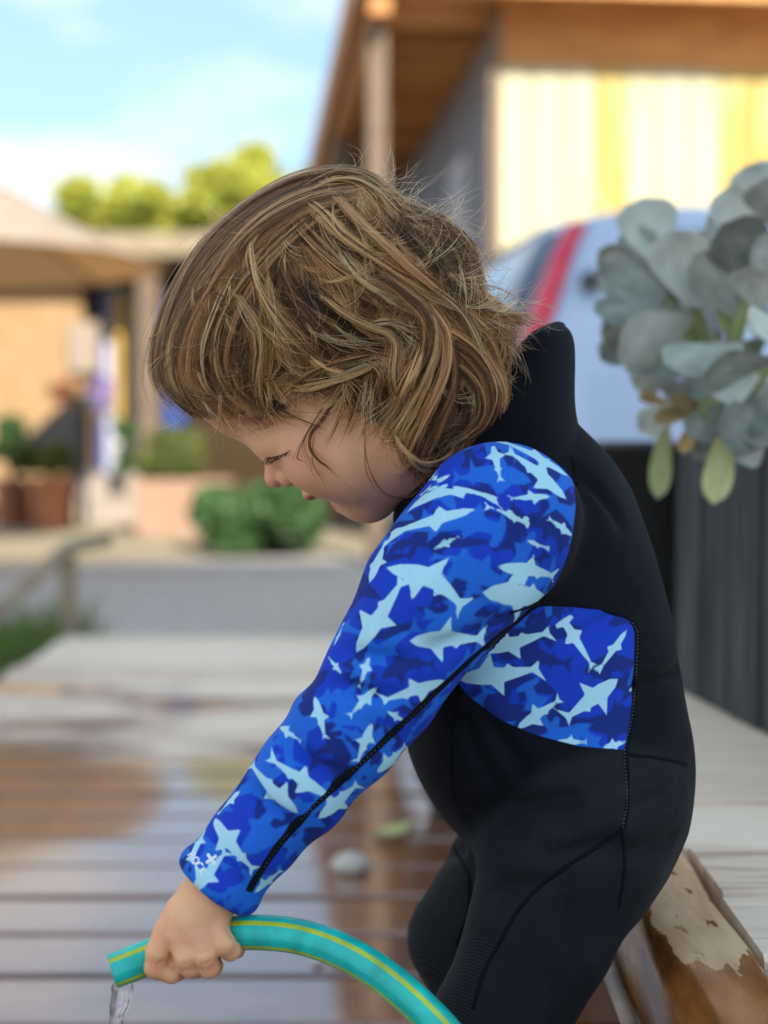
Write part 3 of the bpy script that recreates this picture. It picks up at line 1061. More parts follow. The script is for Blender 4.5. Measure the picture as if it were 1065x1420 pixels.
# pale slab put on the wall for a sunlit patch by the door
lb, lb1 = at(94, 516, 13.4), at(136, 446, 13.4)
box_obj('sunlit_patch', (lb.x, 13.42, lb.z), (lb1.x, 13.46, lb1.z), MAT['canvas'], None, bevel=0.004,
        label='pale slab standing in for a sunlit patch on the cottage wall', cat='board')

for k, (x0, x1, ytop, dd) in enumerate(((100, 205, 688, 12.6), (96, 208, 672, 12.95), (104, 200, 656, 13.2))):
    pa, pb = at(x0, ytop, dd), at(x1, ytop, dd)
    st_ = box_obj('stone_step', (pa.x, dd, GZ), (pb.x, dd + 0.42, pa.z), MAT['stone_step'], None, bevel=0.012,
                  label=['lowest stone step below the cottage door', 'middle stone step below the cottage door', 'top stone step below the cottage door'][k], cat='step', group='steps up to the cottage')


# ------------------------------------------------------------------ plants
def leaf_cloud(name, centers, radii, n, size, mat, squash=1.0, seed=1):
    """many small leaf faces through several clumps, joined into one crown"""
    r = np.random.default_rng(seed)
    centers = np.array(centers, float)
    radii = np.array(radii, float)
    w = radii ** 2
    idx = r.choice(len(centers), n, p=w / w.sum())
    d = r.normal(size=(n, 3))
    d /= np.linalg.norm(d, axis=1)[:, None]
    rad = r.uniform(0.45, 1.0, n) ** 0.6
    p = centers[idx] + d * (radii[idx] * rad)[:, None] * np.array([1, 1, squash])
    a = r.normal(size=(n, 3))
    a /= np.linalg.norm(a, axis=1)[:, None]
    b = np.cross(a, r.normal(size=(n, 3)))
    b /= np.linalg.norm(b, axis=1)[:, None]
    s = size * r.uniform(0.6, 1.3, n)[:, None]
    V = np.stack([p - a * s, p + b * s * 0.45, p + a * s, p - b * s * 0.45], 1).reshape(-1, 3)
    Q = np.arange(n * 4).reshape(n, 4)
    me = mesh_np(name, V, Q, mat, smooth=False)
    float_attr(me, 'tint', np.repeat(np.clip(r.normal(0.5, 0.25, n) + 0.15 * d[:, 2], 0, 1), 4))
    return me


def tree(px, py, D, w, h, seed, label):
    r = random.Random(seed)
    c = at(px, py, D)
    root = empty('tree', (c.x, D, GZ), label=label, cat='tree', group='sunlit trees behind the cottage')
    zc = c.z - GZ
    cs, rs = [], []
    for i in range(24):
        a = r.uniform(0, 6.28)
        rr = r.uniform(0.1, 1.15)
        cs.append((math.cos(a) * w * rr, math.sin(a) * w * rr * 0.7, zc + r.uniform(-0.55, 0.62) * h * (1.1 - rr * 0.6)))
        rs.append(r.uniform(0.15, 0.36) * w)
    obj('crown', leaf_cloud('crown', cs, rs, 4200, 0.15, MAT['leaf_yellow'], 0.85, seed), root)
    tp = [(0, 0, 0), (0.06, 0.02, zc * 0.4), (-0.04, 0, zc * 0.75), (0.02, 0, zc + 0.2 * h)]
    obj('trunk', tube_mesh('trunk', spline(tp, 10), list(np.linspace(0.16, 0.05, 10)), MAT['post_wood'], 9), root)
    for k in range(5):
        q = cs[k]
        z0 = zc * (0.55 + 0.06 * k)
        obj('branch', tube_mesh('branch', [(0, 0, z0), ((q[0]) * 0.5, q[1] * 0.5, (z0 + q[2]) / 2 + 0.05), q], [0.06, 0.04, 0.015], MAT['post_wood'], 7), root)
    return root


tree(165, 300, 21, 0.85, 0.75, 31, 'low yellow green tree at the left above the cottage roof')
tree(285, 290, 20, 0.75, 0.95, 32, 'middle yellow green tree above the cottage roof')
tree(385, 268, 22, 0.80, 1.15, 33, 'tallest yellow green tree, nearest the timber house')


def shrub(name, px, py_base, D, w, h, mat, n, leaf, seed, label, group=None, z0=None, nc=7):
    r = random.Random(seed)
    c = at(px, py_base, D)
    base = c.z if z0 is None else z0
    root = empty(name, (c.x, D, base), label=label, cat='plant' if 'bush' not in name else 'bush', group=group)
    cs = [(r.uniform(-.6, .6) * w, r.uniform(-.5, .5) * w, h * r.uniform(0.35, 0.75)) for _ in range(nc)]
    obj('foliage', leaf_cloud('foliage', cs, [r.uniform(.3, .45) * min(w, h) for _ in cs], n, leaf, mat, 0.9, seed), root)
    for k in range(3):
        q = cs[k]
        obj('stem', tube_mesh('stem', [(0, 0, 0), (q[0] * .4, q[1] * .4, q[2] * .5), q], [0.012, 0.009, 0.005], MAT['post_wood'], 6), root)
    return root


shrub('green_bush', 355, 762, 9.3, 0.62, 0.46, MAT['leaf_green'], 3600, 0.06, 41, 'rounded dark green bush at the edge of the gravel', z0=GZ, nc=11)


def pot(px, py_top, D, r_, h_, label):
    c = at(px, py_top, D)
    prof = [(0.0, 0.0), (r_ * 0.72, 0.0), (r_ * 0.95, h_ * 0.82), (r_ * 1.06, h_ * 0.82), (r_ * 1.06, h_), (r_ * 0.92, h_), (r_ * 0.86, h_ * 0.86), (0, h_ * 0.86)]
    n = 28
    V, F = [], []
    for (rr, z) in prof:
        for k in range(n):
            a = 2 * math.pi * k / n
            V.append((max(rr, 0.001) * math.cos(a), max(rr, 0.001) * math.sin(a), z))
    for i in range(len(prof) - 1):
        for k in range(n):
            F.append((i * n + k, i * n + (k + 1) % n, (i + 1) * n + (k + 1) % n, (i + 1) * n + k))
    root = obj('plant_pot', mesh_from('plant_pot', V, F, MAT['terracotta'], False), label=label, cat='pot', group='terracotta pots by the steps')
    root.location = (c.x, D, GZ)
    return root, h_


pot(70, 650, 11.6, 0.19, 0.42, 'larger terracotta pot left of the stone steps')
shrub('potted_plant', 68, 652, 11.6, 0.30, 0.42, MAT['leaf_mixed'], 1500, 0.035, 42, 'leafy green plant in the larger terracotta pot', z0=GZ + 0.36)
pot(18, 652, 12.2, 0.17, 0.40, 'smaller reddish pot behind the larger terracotta pot')
shrub('potted_plant', 20, 640, 12.2, 0.26, 0.75, MAT['leaf_green'], 1500, 0.035, 43, 'tall green plant in the smaller reddish pot', z0=GZ + 0.34)
pb_ = at(258, 664, 11.2)
box_obj('raised_bed', (-0.36, -0.25, 0), (0.36, 0.25, pb_.z - GZ), MAT['brick_pale'], None, bevel=0.015, label='terracotta coloured raised bed right of the stone steps', cat='planter').location = (pb_.x, 11.2, GZ)
shrub('flowering_plant', 250, 664, 11.2, 0.42, 0.48, MAT['leaf_mixed'], 2600, 0.035, 44, 'yellow green plants growing in the raised bed', z0=pb_.z - 0.05)
shrub('climbing_plant', 178, 690, 12.7, 0.16, 1.3, MAT['leaf_green'], 1600, 0.04, 45, 'tall dark green plant in front of the glazed door', z0=GZ)
fl = shrub('pink_flower', 88, 560, 11.9, 0.14, 0.30, MAT['leaf_mixed'], 200, 0.03, 46, 'red pink flowers above the sloping black block', z0=at(88, 575, 11.9).z)
obj('blossom', leaf_cloud('blossom', [(0, 0, 0.16), (0.05, 0, 0.22), (-0.05, 0, 0.2)], [.08, .07, .07], 400, 0.03, MAT['flower_pink'], 1, 5), fl)
fl = shrub('lilac_flower', 140, 585, 12.3, 0.14, 0.36, MAT['leaf_mixed'], 200, 0.03, 47, 'lilac flowers hanging before the cottage door', z0=at(140, 590, 12.3).z)
obj('blossom', leaf_cloud('blossom', [(0, 0, 0.2), (0.04, 0, 0.32), (-0.04, 0, 0.26)], [.09, .08, .08], 500, 0.03, MAT['flower_purple'], 1, 6), fl)


def parasol():
    c = at(-80, 600, 9.0)
    root = empty('parasol', (c.x, 9.0, GZ), label='large cream canvas parasol at the left edge', cat='parasol')
    zr, za, rr = at(0, 366, 9.0).z - GZ, at(0, 200, 9.0).z - GZ, 1.40
    nb2, nr2 = 48, 8
    V, F = [], []
    for side in (0, 1):
        for i in range(nr2 + 1):
            t = i / nr2
            for k in range(nb2):
                a = 2 * math.pi * k / nb2 + 0.2
                scal = 1 - 0.05 * t * abs(math.sin(4 * (a - 0.2)))
                sag = -0.06 * math.sin(math.pi * t) * (0.6 + 0.4 * abs(math.sin(4 * (a - 0.2))))
                V.append((rr * t * scal * math.cos(a), rr * t * scal * math.sin(a), za + (zr - za) * t + sag - side * 0.006))
        for i in range(nr2):
            for k in range(nb2):
                q = tuple(side * (nr2 + 1) * nb2 + v for v in (i * nb2 + k, i * nb2 + (k + 1) % nb2, (i + 1) * nb2 + (k + 1) % nb2, (i + 1) * nb2 + k))
                F.append(q if side == 0 else q[::-1])
    obj('canopy', mesh_from('canopy', V, F, MAT['canvas'], True), root)
    obj('pole', tube_mesh('pole', [(0, 0, 0), (0, 0, za)], 0.025, MAT['post_wood'], 10), root)
    for k in range(8):
        a = 2 * math.pi * k / 8 + 0.2
        obj('rib', tube_mesh('rib', [(0, 0, za - 0.03), (rr * .5 * math.cos(a), rr * .5 * math.sin(a), (za + zr) / 2 - 0.08), (rr * .97 * math.cos(a), rr * .97 * math.sin(a), zr - 0.02)], 0.009, MAT['post_wood'], 6), root)
    bm = bmesh.new()
    bmesh.ops.create_cone(bm, segments=24, radius1=0.28, radius2=0.24, depth=0.1, cap_ends=True, matrix=Matrix.Translation((0, 0, 0.05)))
    bm_obj('base', bm, MAT['stone_step'], root)


parasol()

# low rail beside the lower deck
rl = empty('low_rail', (-1.03, 4.68, GZ), label='low weathered wooden rail sloping beside the lower deck', cat='rail')
zt_ = at(97, 764, 4.68).z - GZ
box_obj('post', (-0.026, -0.026, 0), (0.026, 0.026, zt_), MAT['rail_wood'], rl, bevel=0.004)
box_obj('post', (-0.026, -2.026, 0), (0.026, -1.974, 0.16), MAT['rail_wood'], rl, bevel=0.004)
obj('rail', tube_mesh('rail', [(0.10, 0.18, zt_ + 0.025), (0.0, 0.0, zt_ + 0.012), (-0.005, -0.8, zt_ - 0.09), (-0.01, -1.4, zt_ - 0.17), (0.0, -2.1, 0.17)], 0.024, MAT['rail_wood'], 10), rl)


def grass_patch():
    n = 5200
    r = np.random.default_rng(3)
    x = r.uniform(-2.6, -1.07, n)
    y = r.uniform(2.8, 5.5, n)
    h = r.uniform(0.08, 0.20, n)
    a = r.uniform(0, 6.28, n)
    w = 0.006
    lean = r.normal(0, 0.05, (n, 2))
    b0 = np.stack([x - np.cos(a) * w, y - np.sin(a) * w, np.full(n, GZ)], -1)
    b1 = np.stack([x + np.cos(a) * w, y + np.sin(a) * w, np.full(n, GZ)], -1)
    t0 = np.stack([x + lean[:, 0] + w * .2, y + lean[:, 1], GZ + h], -1)
    t1 = np.stack([x + lean[:, 0] - w * .2, y + lean[:, 1], GZ + h], -1)
    V = np.stack([b0, b1, t0, t1], 1).reshape(-1, 3)
    me = mesh_np('grass', V, np.arange(n * 4).reshape(n, 4), MAT['grass'], False)
    float_attr(me, 'tint', np.repeat(np.clip(r.normal(.5, .25, n), 0, 1), 4))
    return me


obj('grass', grass_patch(), kind='stuff', label='green grass growing beside the lower deck', cat='grass')
# ------------------------------------------------------------------ car
def build_car():
    yaw = R(8)
    c0 = at(690, 600, 4.05)
    root = empty('parked_car', (c0.x - 0.115, 4.05, GZ - 0.10), yaw, label='pale blue hatchback with a red tail light behind the succulent', cat='car')
    zs = [0.20, 0.30, 0.45, 0.62, 0.80, 0.95, 1.05, 1.15, 1.25, 1.35, 1.45, 1.53, 1.58, 1.605]
    xr = [0.10, 0.02, 0.00, 0.00, 0.02, 0.05, 0.10, 0.15, 0.20, 0.25, 0.30, 0.36, 0.55, 0.82]
    xf = [4.05, 4.15, 4.20, 4.18, 4.08, 3.85, 3.40, 3.25, 3.10, 2.95, 2.78, 2.62, 2.42, 2.15]
    hw = [0.76, 0.82, 0.85, 0.86, 0.86, 0.84, 0.815, 0.785, 0.755, 0.725, 0.69, 0.65, 0.58, 0.42]
    n = 96

    def ring(z, grow=0.0):
        a0, a1, w = np.interp(z, zs, xr), np.interp(z, zs, xf), np.interp(z, zs, hw)
        a0, a1, w = a0 - grow, a1 + grow, w + grow
        rc_ = 0.20
        pts = []
        for k in range(n):
            # walk a rounded rectangle: start mid rear, go to the near side
            t = k / n
            a = 2 * math.pi * t
            sx_, sy_ = -math.cos(a), -math.sin(a)
            e = 0.28
            pts.append(((a0 + a1) / 2 + (a1 - a0) / 2 * math.copysign(abs(sx_) ** e, sx_), w + grow * 0 + w * math.copysign(abs(sy_) ** e, sy_) - w + 0.86, z))
        return pts

    def grid(name, zlist, ks, mat, grow, parent):
        V, F = [], []
        for z in zlist:
            rg = ring(z, grow)
            V += [rg[k % n] for k in ks]
        m = len(ks)
        closed = m == n
        for i in range(len(zlist) - 1):
            for k in range(m if closed else m - 1):
                F.append((i * m + k, i * m + (k + 1) % m, (i + 1) * m + (k + 1) % m, (i + 1) * m + k))
        if closed:
            F.append(tuple(range(m)))
            F.append(tuple((len(zlist) - 1) * m + k for k in range(m))[::-1])
        return obj(name, mesh_from(name, V, F, mat, True), parent)
    zfine = list(np.concatenate([np.linspace(zs[i], zs[i + 1], 4, endpoint=False) for i in range(len(zs) - 1)])) + [zs[-1]]
    body_ = grid('body', zfine, list(range(n)), MAT['car_paint'], 0.0, root)

    def ks_between(pred, z):
        rg = ring(z)
        return [k for k in range(n) if pred(rg[k])]
    near_k = [k for k in range(n // 2 + 1)]
    # rear glass wraps the hatch, tail lights climb the corner pillars, windows line both sides
    grid('rear_window', list(np.linspace(1.08, 1.50, 8)), [k % n for k in range(n - 8, n + 9)], MAT['car_glass'], 0.006, root)
    grid('tail_light', list(np.linspace(0.92, 1.52, 12)), list(range(9, 13)), MAT['tail_red'], 0.012, root)
    grid('tail_light', list(np.linspace(0.92, 1.52, 12)), list(range(n - 11, n - 8)), MAT['tail_red'], 0.012, root)
    for (a, b) in ((19, 22), (23, 28), (29, 33)):
        w_ = grid('side_window', list(np.linspace(1.08, 1.49, 8)), list(range(a, b + 1)), MAT['car_glass'], 0.006, root)
        grid('side_window', list(np.linspace(1.08, 1.49, 8)), [n - k for k in range(a, b + 1)], MAT['car_glass'], 0.006, root)
    grid('windscreen', list(np.linspace(1.08, 1.52, 8)), list(range(n // 2 - 6, n // 2 + 7)), MAT['car_glass'], 0.006, root)
    grid('rear_bumper', list(np.linspace(0.24, 0.56, 8)), [k % n for k in range(n - 14, n + 15)], MAT['bumper'], 0.02, root)
    # fuel flap, door seams
    bm = bmesh.new()
    bmesh.ops.create_cone(bm, segments=24, radius1=0.035, radius2=0.033, depth=0.012, cap_ends=True, matrix=Matrix.Translation((0.42, 0.125, 1.33)) @ Matrix.Rotation(R(90), 4, 'X'))
    bm_obj('fuel_cap', bm, MAT['bumper'], root)
    for x in (0.78, 3.25):
        for y in (0.10, 1.62):
            w_ = empty('wheel', (x, y, 0.31), parent=root)
            prof = [(0.19, -0.09), (0.30, -0.09), (0.315, -0.06), (0.315, 0.06), (0.30, 0.09), (0.19, 0.09), (0.19, -0.09)]
            V, F = [], []
            m = 36
            for (rr, yy) in prof:
                for k in range(m):
                    a = 2 * math.pi * k / m
                    V.append((rr * math.cos(a), yy, rr * math.sin(a)))
            for i in range(len(prof) - 1):
                for k in range(m):
                    F.append((i * m + k, i * m + (k + 1) % m, (i + 1) * m + (k + 1) % m, (i + 1) * m + k))
            obj('tyre', mesh_from('tyre', V, F, MAT['tyre'], True), w_)
            bm = bmesh.new()
            bmesh.ops.create_cone(bm, segments=24, radius1=0.06, radius2=0.05, depth=0.14, cap_ends=True, matrix=Matrix.Rotation(R(90), 4, 'X'))
            for k in range(5):
                bm_box(bm, (0.03, -0.05, -0.022), (0.195, 0.05, 0.022), Matrix.Rotation(k * 2 * math.pi / 5, 4, 'Y'))
            bm_obj('rim', bm, MAT['rim'], w_)


build_car()

# ------------------------------------------------------------------ planter, succulent, bucket, tub
pa_, pb2 = Vector((0.398, 1.96, UZ)), Vector((0.498, 1.22, UZ))
pdir = (pb2 - pa_).normalized()
prt = Vector((-pdir.y, pdir.x, 0))
if prt.x < 0:
    prt = -prt
plen = (pb2 - pa_).length
PMT = Matrix(((pdir.x, prt.x, 0, pa_.x), (pdir.y, prt.y, 0, pa_.y), (0, 0, 1, UZ), (0, 0, 0, 1)))
planter = empty('planter_box', pa_, label='black timber planter box of upright boards standing on the raised deck', cat='planter')
planter.matrix_world = PMT
bw = 0.098
HB = 0.335
nb3 = int(plen / bw)
for i in range(nb3):
    h_ = HB + random.uniform(-0.006, 0.006)
    box_obj('board', (i * bw + 0.003, random.uniform(-0.003, 0.002), 0.002), (i * bw + bw - 0.003, 0.022, h_), MAT['charred'], planter, bevel=0.003)
for i in range(6):
    h_ = HB + random.uniform(-0.006, 0.006)
    for x0 in (0.0, nb3 * bw - 0.022):
        box_obj('board', (x0, 0.025 + i * bw, 0.002), (x0 + 0.022, 0.025 + i * bw + bw - 0.006, h_), MAT['charred'], planter, bevel=0.003)
for i in range(nb3):
    box_obj('board', (i * bw + 0.003, 0.62, 0.002), (i * bw + bw - 0.003, 0.642, HB), MAT['charred'], planter, bevel=0.003)
box_obj('soil', (0.03, 0.03, 0.06), (nb3 * bw - 0.03, 0.61, HB - 0.05), MAT['dark_room'], planter)


def lathe(name, prof, mat, n=32, smooth=True):
    V, F = [], []
    for (rr, z) in prof:
        for k in range(n):
            a = 2 * math.pi * k / n
            V.append((max(rr, 0.0008) * math.cos(a), max(rr, 0.0008) * math.sin(a), z))
    for i in range(len(prof) - 1):
        for k in range(n):
            F.append((i * n + k, i * n + (k + 1) % n, (i + 1) * n + (k + 1) % n, (i + 1) * n + k))
    return mesh_from(name, V, F, mat, smooth)


bk = at(905, 640, 2.08)
bucket = empty('bucket', (bk.x - 0.002, 2.08, UZ), label='black plastic bucket behind the planter box', cat='bucket')
bucket_h = at(905, 612, 2.08).z - UZ
obj('body', lathe('body', [(0, 0), (0.065, 0), (0.082, bucket_h), (0.090, bucket_h), (0.090, bucket_h - 0.012), (0.086, bucket_h - 0.014), (0.079, bucket_h - 0.004), (0.062, 0.008), (0, 0.008)], MAT['plastic_black']), bucket)
obj('handle', tube_mesh('handle', [(0.09 * math.cos(a), 0.02, bucket_h - 0.01 - 0.06 * math.sin(a)) for a in np.linspace(0, math.pi, 14)], 0.003, MAT['rim'], 8), bucket)

tub = empty('wooden_tub', (0.225, 2.46, 0.0), label='dark tapered tub of upright staves standing behind the child', cat='tub')
for k in range(22):
    a0, a1 = 2 * math.pi * k / 22 + 0.012, 2 * math.pi * (k + 1) / 22 - 0.012
    V = []
    for z, ro in ((0.0, 0.145), (0.30, 0.235)):
        for rr in (ro, ro - 0.016):
            for a in (a0, a1):
                V.append((rr * math.cos(a), rr * math.sin(a), z))
    obj('stave', mesh_from('stave', V, [(0, 1, 5, 4), (2, 6, 7, 3), (0, 4, 6, 2), (1, 3, 7, 5), (4, 5, 7, 6), (0, 2, 3, 1)], MAT['charred']), tub)
for z in (0.06, 0.22):
    ro = 0.145 + 0.09 * z / 0.30 + 0.003
    obj('hoop', tube_mesh('hoop', [(ro * math.cos(a), ro * math.sin(a), z) for a in np.linspace(0, 2 * math.pi, 40)], 0.004, MAT['plastic_black'], 6, caps=False), tub)
obj('soil', lathe('soil', [(0, 0.24), (0.20, 0.24)], MAT['dark_room']), tub)


def succ_leaf_mesh(name, mat, cup=0.12, seed=0):
    """thick paddle leaf: unit length along +Y, unit width, narrow at the base, broad near the tip"""
    r = random.Random(seed)
    rows, colsn = 12, 7
    V, F = [], []
    for side in (1, -1):
        for i in range(rows):
            t = i / (rows - 1)
            w = 0.5 * (0.16 + 0.84 * math.sin(math.pi * (0.05 + 0.60 * t ** 1.15)) ** 1.3) * (math.sqrt(max(0.0, 1 - max(0, (t - 0.66) / 0.34) ** 2.2)))
            for j in range(colsn):
                s = -1 + 2 * j / (colsn - 1)
                th = 0.085 * (1 - s * s) ** 0.7 * (0.55 + 0.45 * math.sin(math.pi * min(t * 1.05, 1))) * (1 if t < 0.999 else 0)
                z = cup * (s * s) * w * 2 - 0.10 * math.sin(math.pi * t) + cup * 0.9 * t * t + side * th
                V.append((s * w, t, z))
    n = rows * colsn
    for i in range(rows - 1):
        for j in range(colsn - 1):
            a, b, c, d = i * colsn + j, i * colsn + j + 1, (i + 1) * colsn + j + 1, (i + 1) * colsn + j
            F.append((a, b, c, d))
            F.append((n + d, n + c, n + b, n + a))
    for i in range(rows - 1):
        for j, fl_ in ((0, 1), (colsn - 1, 0)):
            a, d = i * colsn + j, (i + 1) * colsn + j
            F.append((a, d, n + d, n + a) if fl_ else (a, n + a, n + d, d))
    for j in range(colsn - 1):
        F.append((j, n + j, n + j + 1, j + 1))
        a = (rows - 1) * colsn + j
        F.append((a, a + 1, n + a + 1, n + a))
    me = mesh_from(name, V, F, mat, True)
    return me


SL = [succ_leaf_mesh('leaf', MAT['succulent'], c, s) for s, c in enumerate((0.10, 0.22, 0.02))]
SLY = succ_leaf_mesh('leaf', MAT['succulent_yellow'], 0.08, 9)
SLG = succ_leaf_mesh('leaf', MAT['succulent_green'], 0.10, 8)
SLD = succ_leaf_mesh('leaf', MAT['dead_leaf'], 0.30, 7)
pc = at(1010, 560, 1.60)
succ = empty('succulent', (pc.x, 1.60, UZ + HB - 0.05), label='large grey green succulent with paddle leaves spilling from the planter box', cat='plant')


def add_leaf(base, tip, wpx, me, roll=0.0):
    a, b = at(*base), at(*tip)
    d = b - a
    L_ = d.length
    y = d.normalized()
    view = (a - Vector((0, 0, CAM_Z))).normalized()
    z = (-view - y * (-view).dot(y)).normalized()
    x = y.cross(z)
    z = Matrix.Rotation(roll, 3, y) @ z
    x = y.cross(z)
    W_ = wpx / FPX * base[2]
    o = obj('leaf', me, succ)
    M_ = Matrix(((x.x * W_, y.x * L_, z.x * W_, a.x), (x.y * W_, y.y * L_, z.y * W_, a.y), (x.z * W_, y.z * L_, z.z * W_, a.z), (0, 0, 0, 1)))
    o.matrix_world = M_
    o.matrix_local = Matrix.Translation(-Vector(succ.location)) @ M_
    return o


LEAVES = [
    ((912, 366, 1.58), (890, 277, 1.60), 66, 0.3), ((965, 428, 1.54), (936, 321, 1.55), 64, -0.3), ((1030, 442, 1.50), (962, 352, 1.47), 52, 0.35),
    ((1075, 388, 1.48), (1000, 308, 1.46), 66, -0.2), ((1072, 300, 1.52), (1030, 238, 1.54), 56, 0.5), ((1085, 320, 1.46), (1062, 246, 1.44), 60, -0.3),
    ((1085, 372, 1.45), (1040, 340, 1.42), 40, 0.4), ((925, 410, 1.55), (822, 385, 1.55), 56, 0.6), ((938, 428, 1.53), (822, 432, 1.50), 44, 1.0),
    ((958, 440, 1.52), (850, 496, 1.46), 66, -0.5), ((900, 470, 1.58), (836, 508, 1.58), 44, 0.9), ((1028, 478, 1.50), (920, 505, 1.43), 46, 0.7),
    ((1070, 500, 1.46), (970, 520, 1.40), 46, -0.7), ((1020, 500, 1.52), (950, 556, 1.50), 46, 0.3), ((1065, 440, 1.50), (1000, 400, 1.52), 60, 0.9),
    ((908, 400, 1.56), (832, 344, 1.57), 44, -0.8), ((976, 355, 1.53), (990, 296, 1.55), 26, 0.9), ((1034, 538, 1.47), (1058, 604, 1.42), 38, 0.2),
    ((1082, 600, 1.46), (990, 592, 1.41), 56, 0.2), ((1060, 470, 1.52), (1010, 520, 1.56), 44, 0.5), ((940, 480, 1.56), (880, 540, 1.58), 40, 0.2),
    ((1080, 420, 1.52), (1095, 330, 1.54), 56, 0.2), ((1000, 440, 1.58), (960, 360, 1.62), 50, 0.4), ((1050, 400, 1.60), (1020, 300, 1.64), 56, 0.1),
    ((940, 420, 1.60), (880, 350, 1.63), 50, 0.2), ((1000, 470, 1.60), (900, 450, 1.63), 46, 0.2), ((1090, 540, 1.50), (1010, 548, 1.52), 46, 0.5),
    ((1100, 470, 1.5), (1130, 400, 1.5), 60, 0.0), ((1110, 520, 1.5), (1160, 470, 1.48), 60, 0.3), ((1100, 560, 1.45), (1150, 590, 1.40), 56, 0.2),
    ((1000, 390, 1.55), (985, 318, 1.58), 50, 0.4), ((1040, 350, 1.50), (1015, 262, 1.52), 52, -0.3), ((905, 430, 1.56), (846, 420, 1.60), 40, 0.3), ((1060, 560, 1.46), (1040, 620, 1.43), 40, -0.3),
    ((970, 500, 1.52), (880, 516, 1.50), 46, 0.5), ((1050, 520, 1.47), (985, 548, 1.42), 44, 0.6), ((930, 395, 1.57), (864, 322, 1.60), 46, 0.1), ((1090, 450, 1.44), (1030, 462, 1.40), 46, 0.5),
    ((1010, 560, 1.47), (955, 606, 1.45), 40, 0.3), ((1060, 590, 1.45), (1018, 640, 1.44), 44, -0.2), ((940, 560, 1.54), (888, 600, 1.55), 34, 0.4), ((985, 575, 1.50), (975, 640, 1.49), 34, 0.5),
    ((1000, 410, 1.53), (940, 400, 1.50), 46, 0.8), ((1055, 430, 1.47), (1045, 365, 1.46), 50, -0.5), ((900, 455, 1.56), (832, 462, 1.57), 46, -0.4),
    ((980, 520, 1.55), (925, 560, 1.50), 38, 0.6), ((960, 480, 1.55), (884, 470, 1.50), 40, 0.7),
]
for k, (b_, t_, w_, r_) in enumerate(LEAVES):
    add_leaf(b_, t_, w_ * 1.35, SL[k % 3], r_ * 0.8)
add_leaf((1010, 570, 1.47), (990, 700, 1.46), 44, SLY, 0.2)
add_leaf((926, 566, 1.60), (911, 692, 1.60), 34, SLY, -0.4)
add_leaf((1030, 566, 1.50), (966, 574, 1.46), 50, SLG, 0.4)
add_leaf((1020, 470, 1.51), (1000, 430, 1.50), 26, SLG, 0.2)
for b_, t_, w_ in (((975, 560, 1.52), (905, 592, 1.50), 30), ((985, 565, 1.50), (925, 560, 1.48), 26), ((960, 580, 1.50), (952, 632, 1.49), 26), ((930, 560, 1.55), (885, 552, 1.56), 22)):
    add_leaf(b_, t_, w_, SLD, 0.5)
for pts_ in ([(1010, 600, 1.60), (990, 500, 1.56), (960, 425, 1.55), (925, 372, 1.58)], [(1012, 600, 1.60), (1015, 500, 1.53), (1028, 440, 1.50), (1060, 360, 1.49)], [(1010, 600, 1.6), (1040, 540, 1.50), (1075, 500, 1.47)], [(1010, 600, 1.6), (960, 470, 1.56), (915, 405, 1.56)]):
    P_ = [at(*q) - Vector(succ.location) for q in spline(pts_, 12)]
    obj('stem', tube_mesh('stem', P_, list(np.linspace(0.011, 0.006, 12)), MAT['succulent_green'], 9), succ)

# ------------------------------------------------------------------ hose and water
def mat_hose():
    m, nt, b = new_mat('turquoise_hose')
    L = nt.links
    a = N(nt, 'ShaderNodeAttribute', attribute_name='around')
    w = N(nt, 'ShaderNodeMath', operation='MULTIPLY')
    w.inputs[1].default_value = 4.0
    L.new(a.outputs['Fac'], w.inputs[0])
    fr = N(nt, 'ShaderNodeMath', operation='FRACT')
    L.new(w.outputs[0], fr.inputs[0])
    r = ramp(nt, fr.outputs[0], [(0.0, (0.005, 0.50, 0.42)), (0.40, (0.005, 0.50, 0.42)), (0.41, (0.46, 0.56, 0.025)), (0.59, (0.46, 0.56, 0.025)), (0.60, (0.005, 0.50, 0.42))])
    v = coords(nt)
    n = N(nt, 'ShaderNodeTexNoise', Scale=60, Detail=5)
    L.new(v, n.inputs['Vector'])
    hv = N(nt, 'ShaderNodeHueSaturation')
    mr = nt.nodes.new('ShaderNodeMapRange')
    mr.inputs['From Min'].default_value = 0.3
    mr.inputs['From Max'].default_value = 0.7
    mr.inputs['To Min'].default_value = 0.68
    mr.inputs['To Max'].default_value = 1.2
    L.new(n.outputs['Fac'], mr.inputs['Value'])
    L.new(mr.outputs['Result'], hv.inputs['Value'])
    L.new(r.outputs['Color'], hv.inputs['Color'])
    L.new(hv.outputs['Color'], b.inputs['Base Color'])
    b.inputs['Roughness'].default_value = 0.38
    bp = N(nt, 'ShaderNodeBump', Strength=0.12, Distance=0.001)
    n2 = N(nt, 'ShaderNodeTexNoise', Scale=300, Detail=3)
    L.new(v, n2.inputs['Vector'])
    L.new(n2.outputs['Fac'], bp.inputs['Height'])
    L.new(bp.outputs['Normal'], b.inputs['Normal'])
    return m


MAT['hose'] = mat_hose()
HOSE = [(156, 1347, 0.893), (182, 1337, 0.896), (215, 1324, 0.902), (262, 1307, 0.906), (310, 1296, 0.906), (360, 1293, 0.902), (420, 1300, 0.897), (480, 1322, 0.890), (535, 1356, 0.882), (590, 1404, 0.872), (640, 1458, 0.862)]


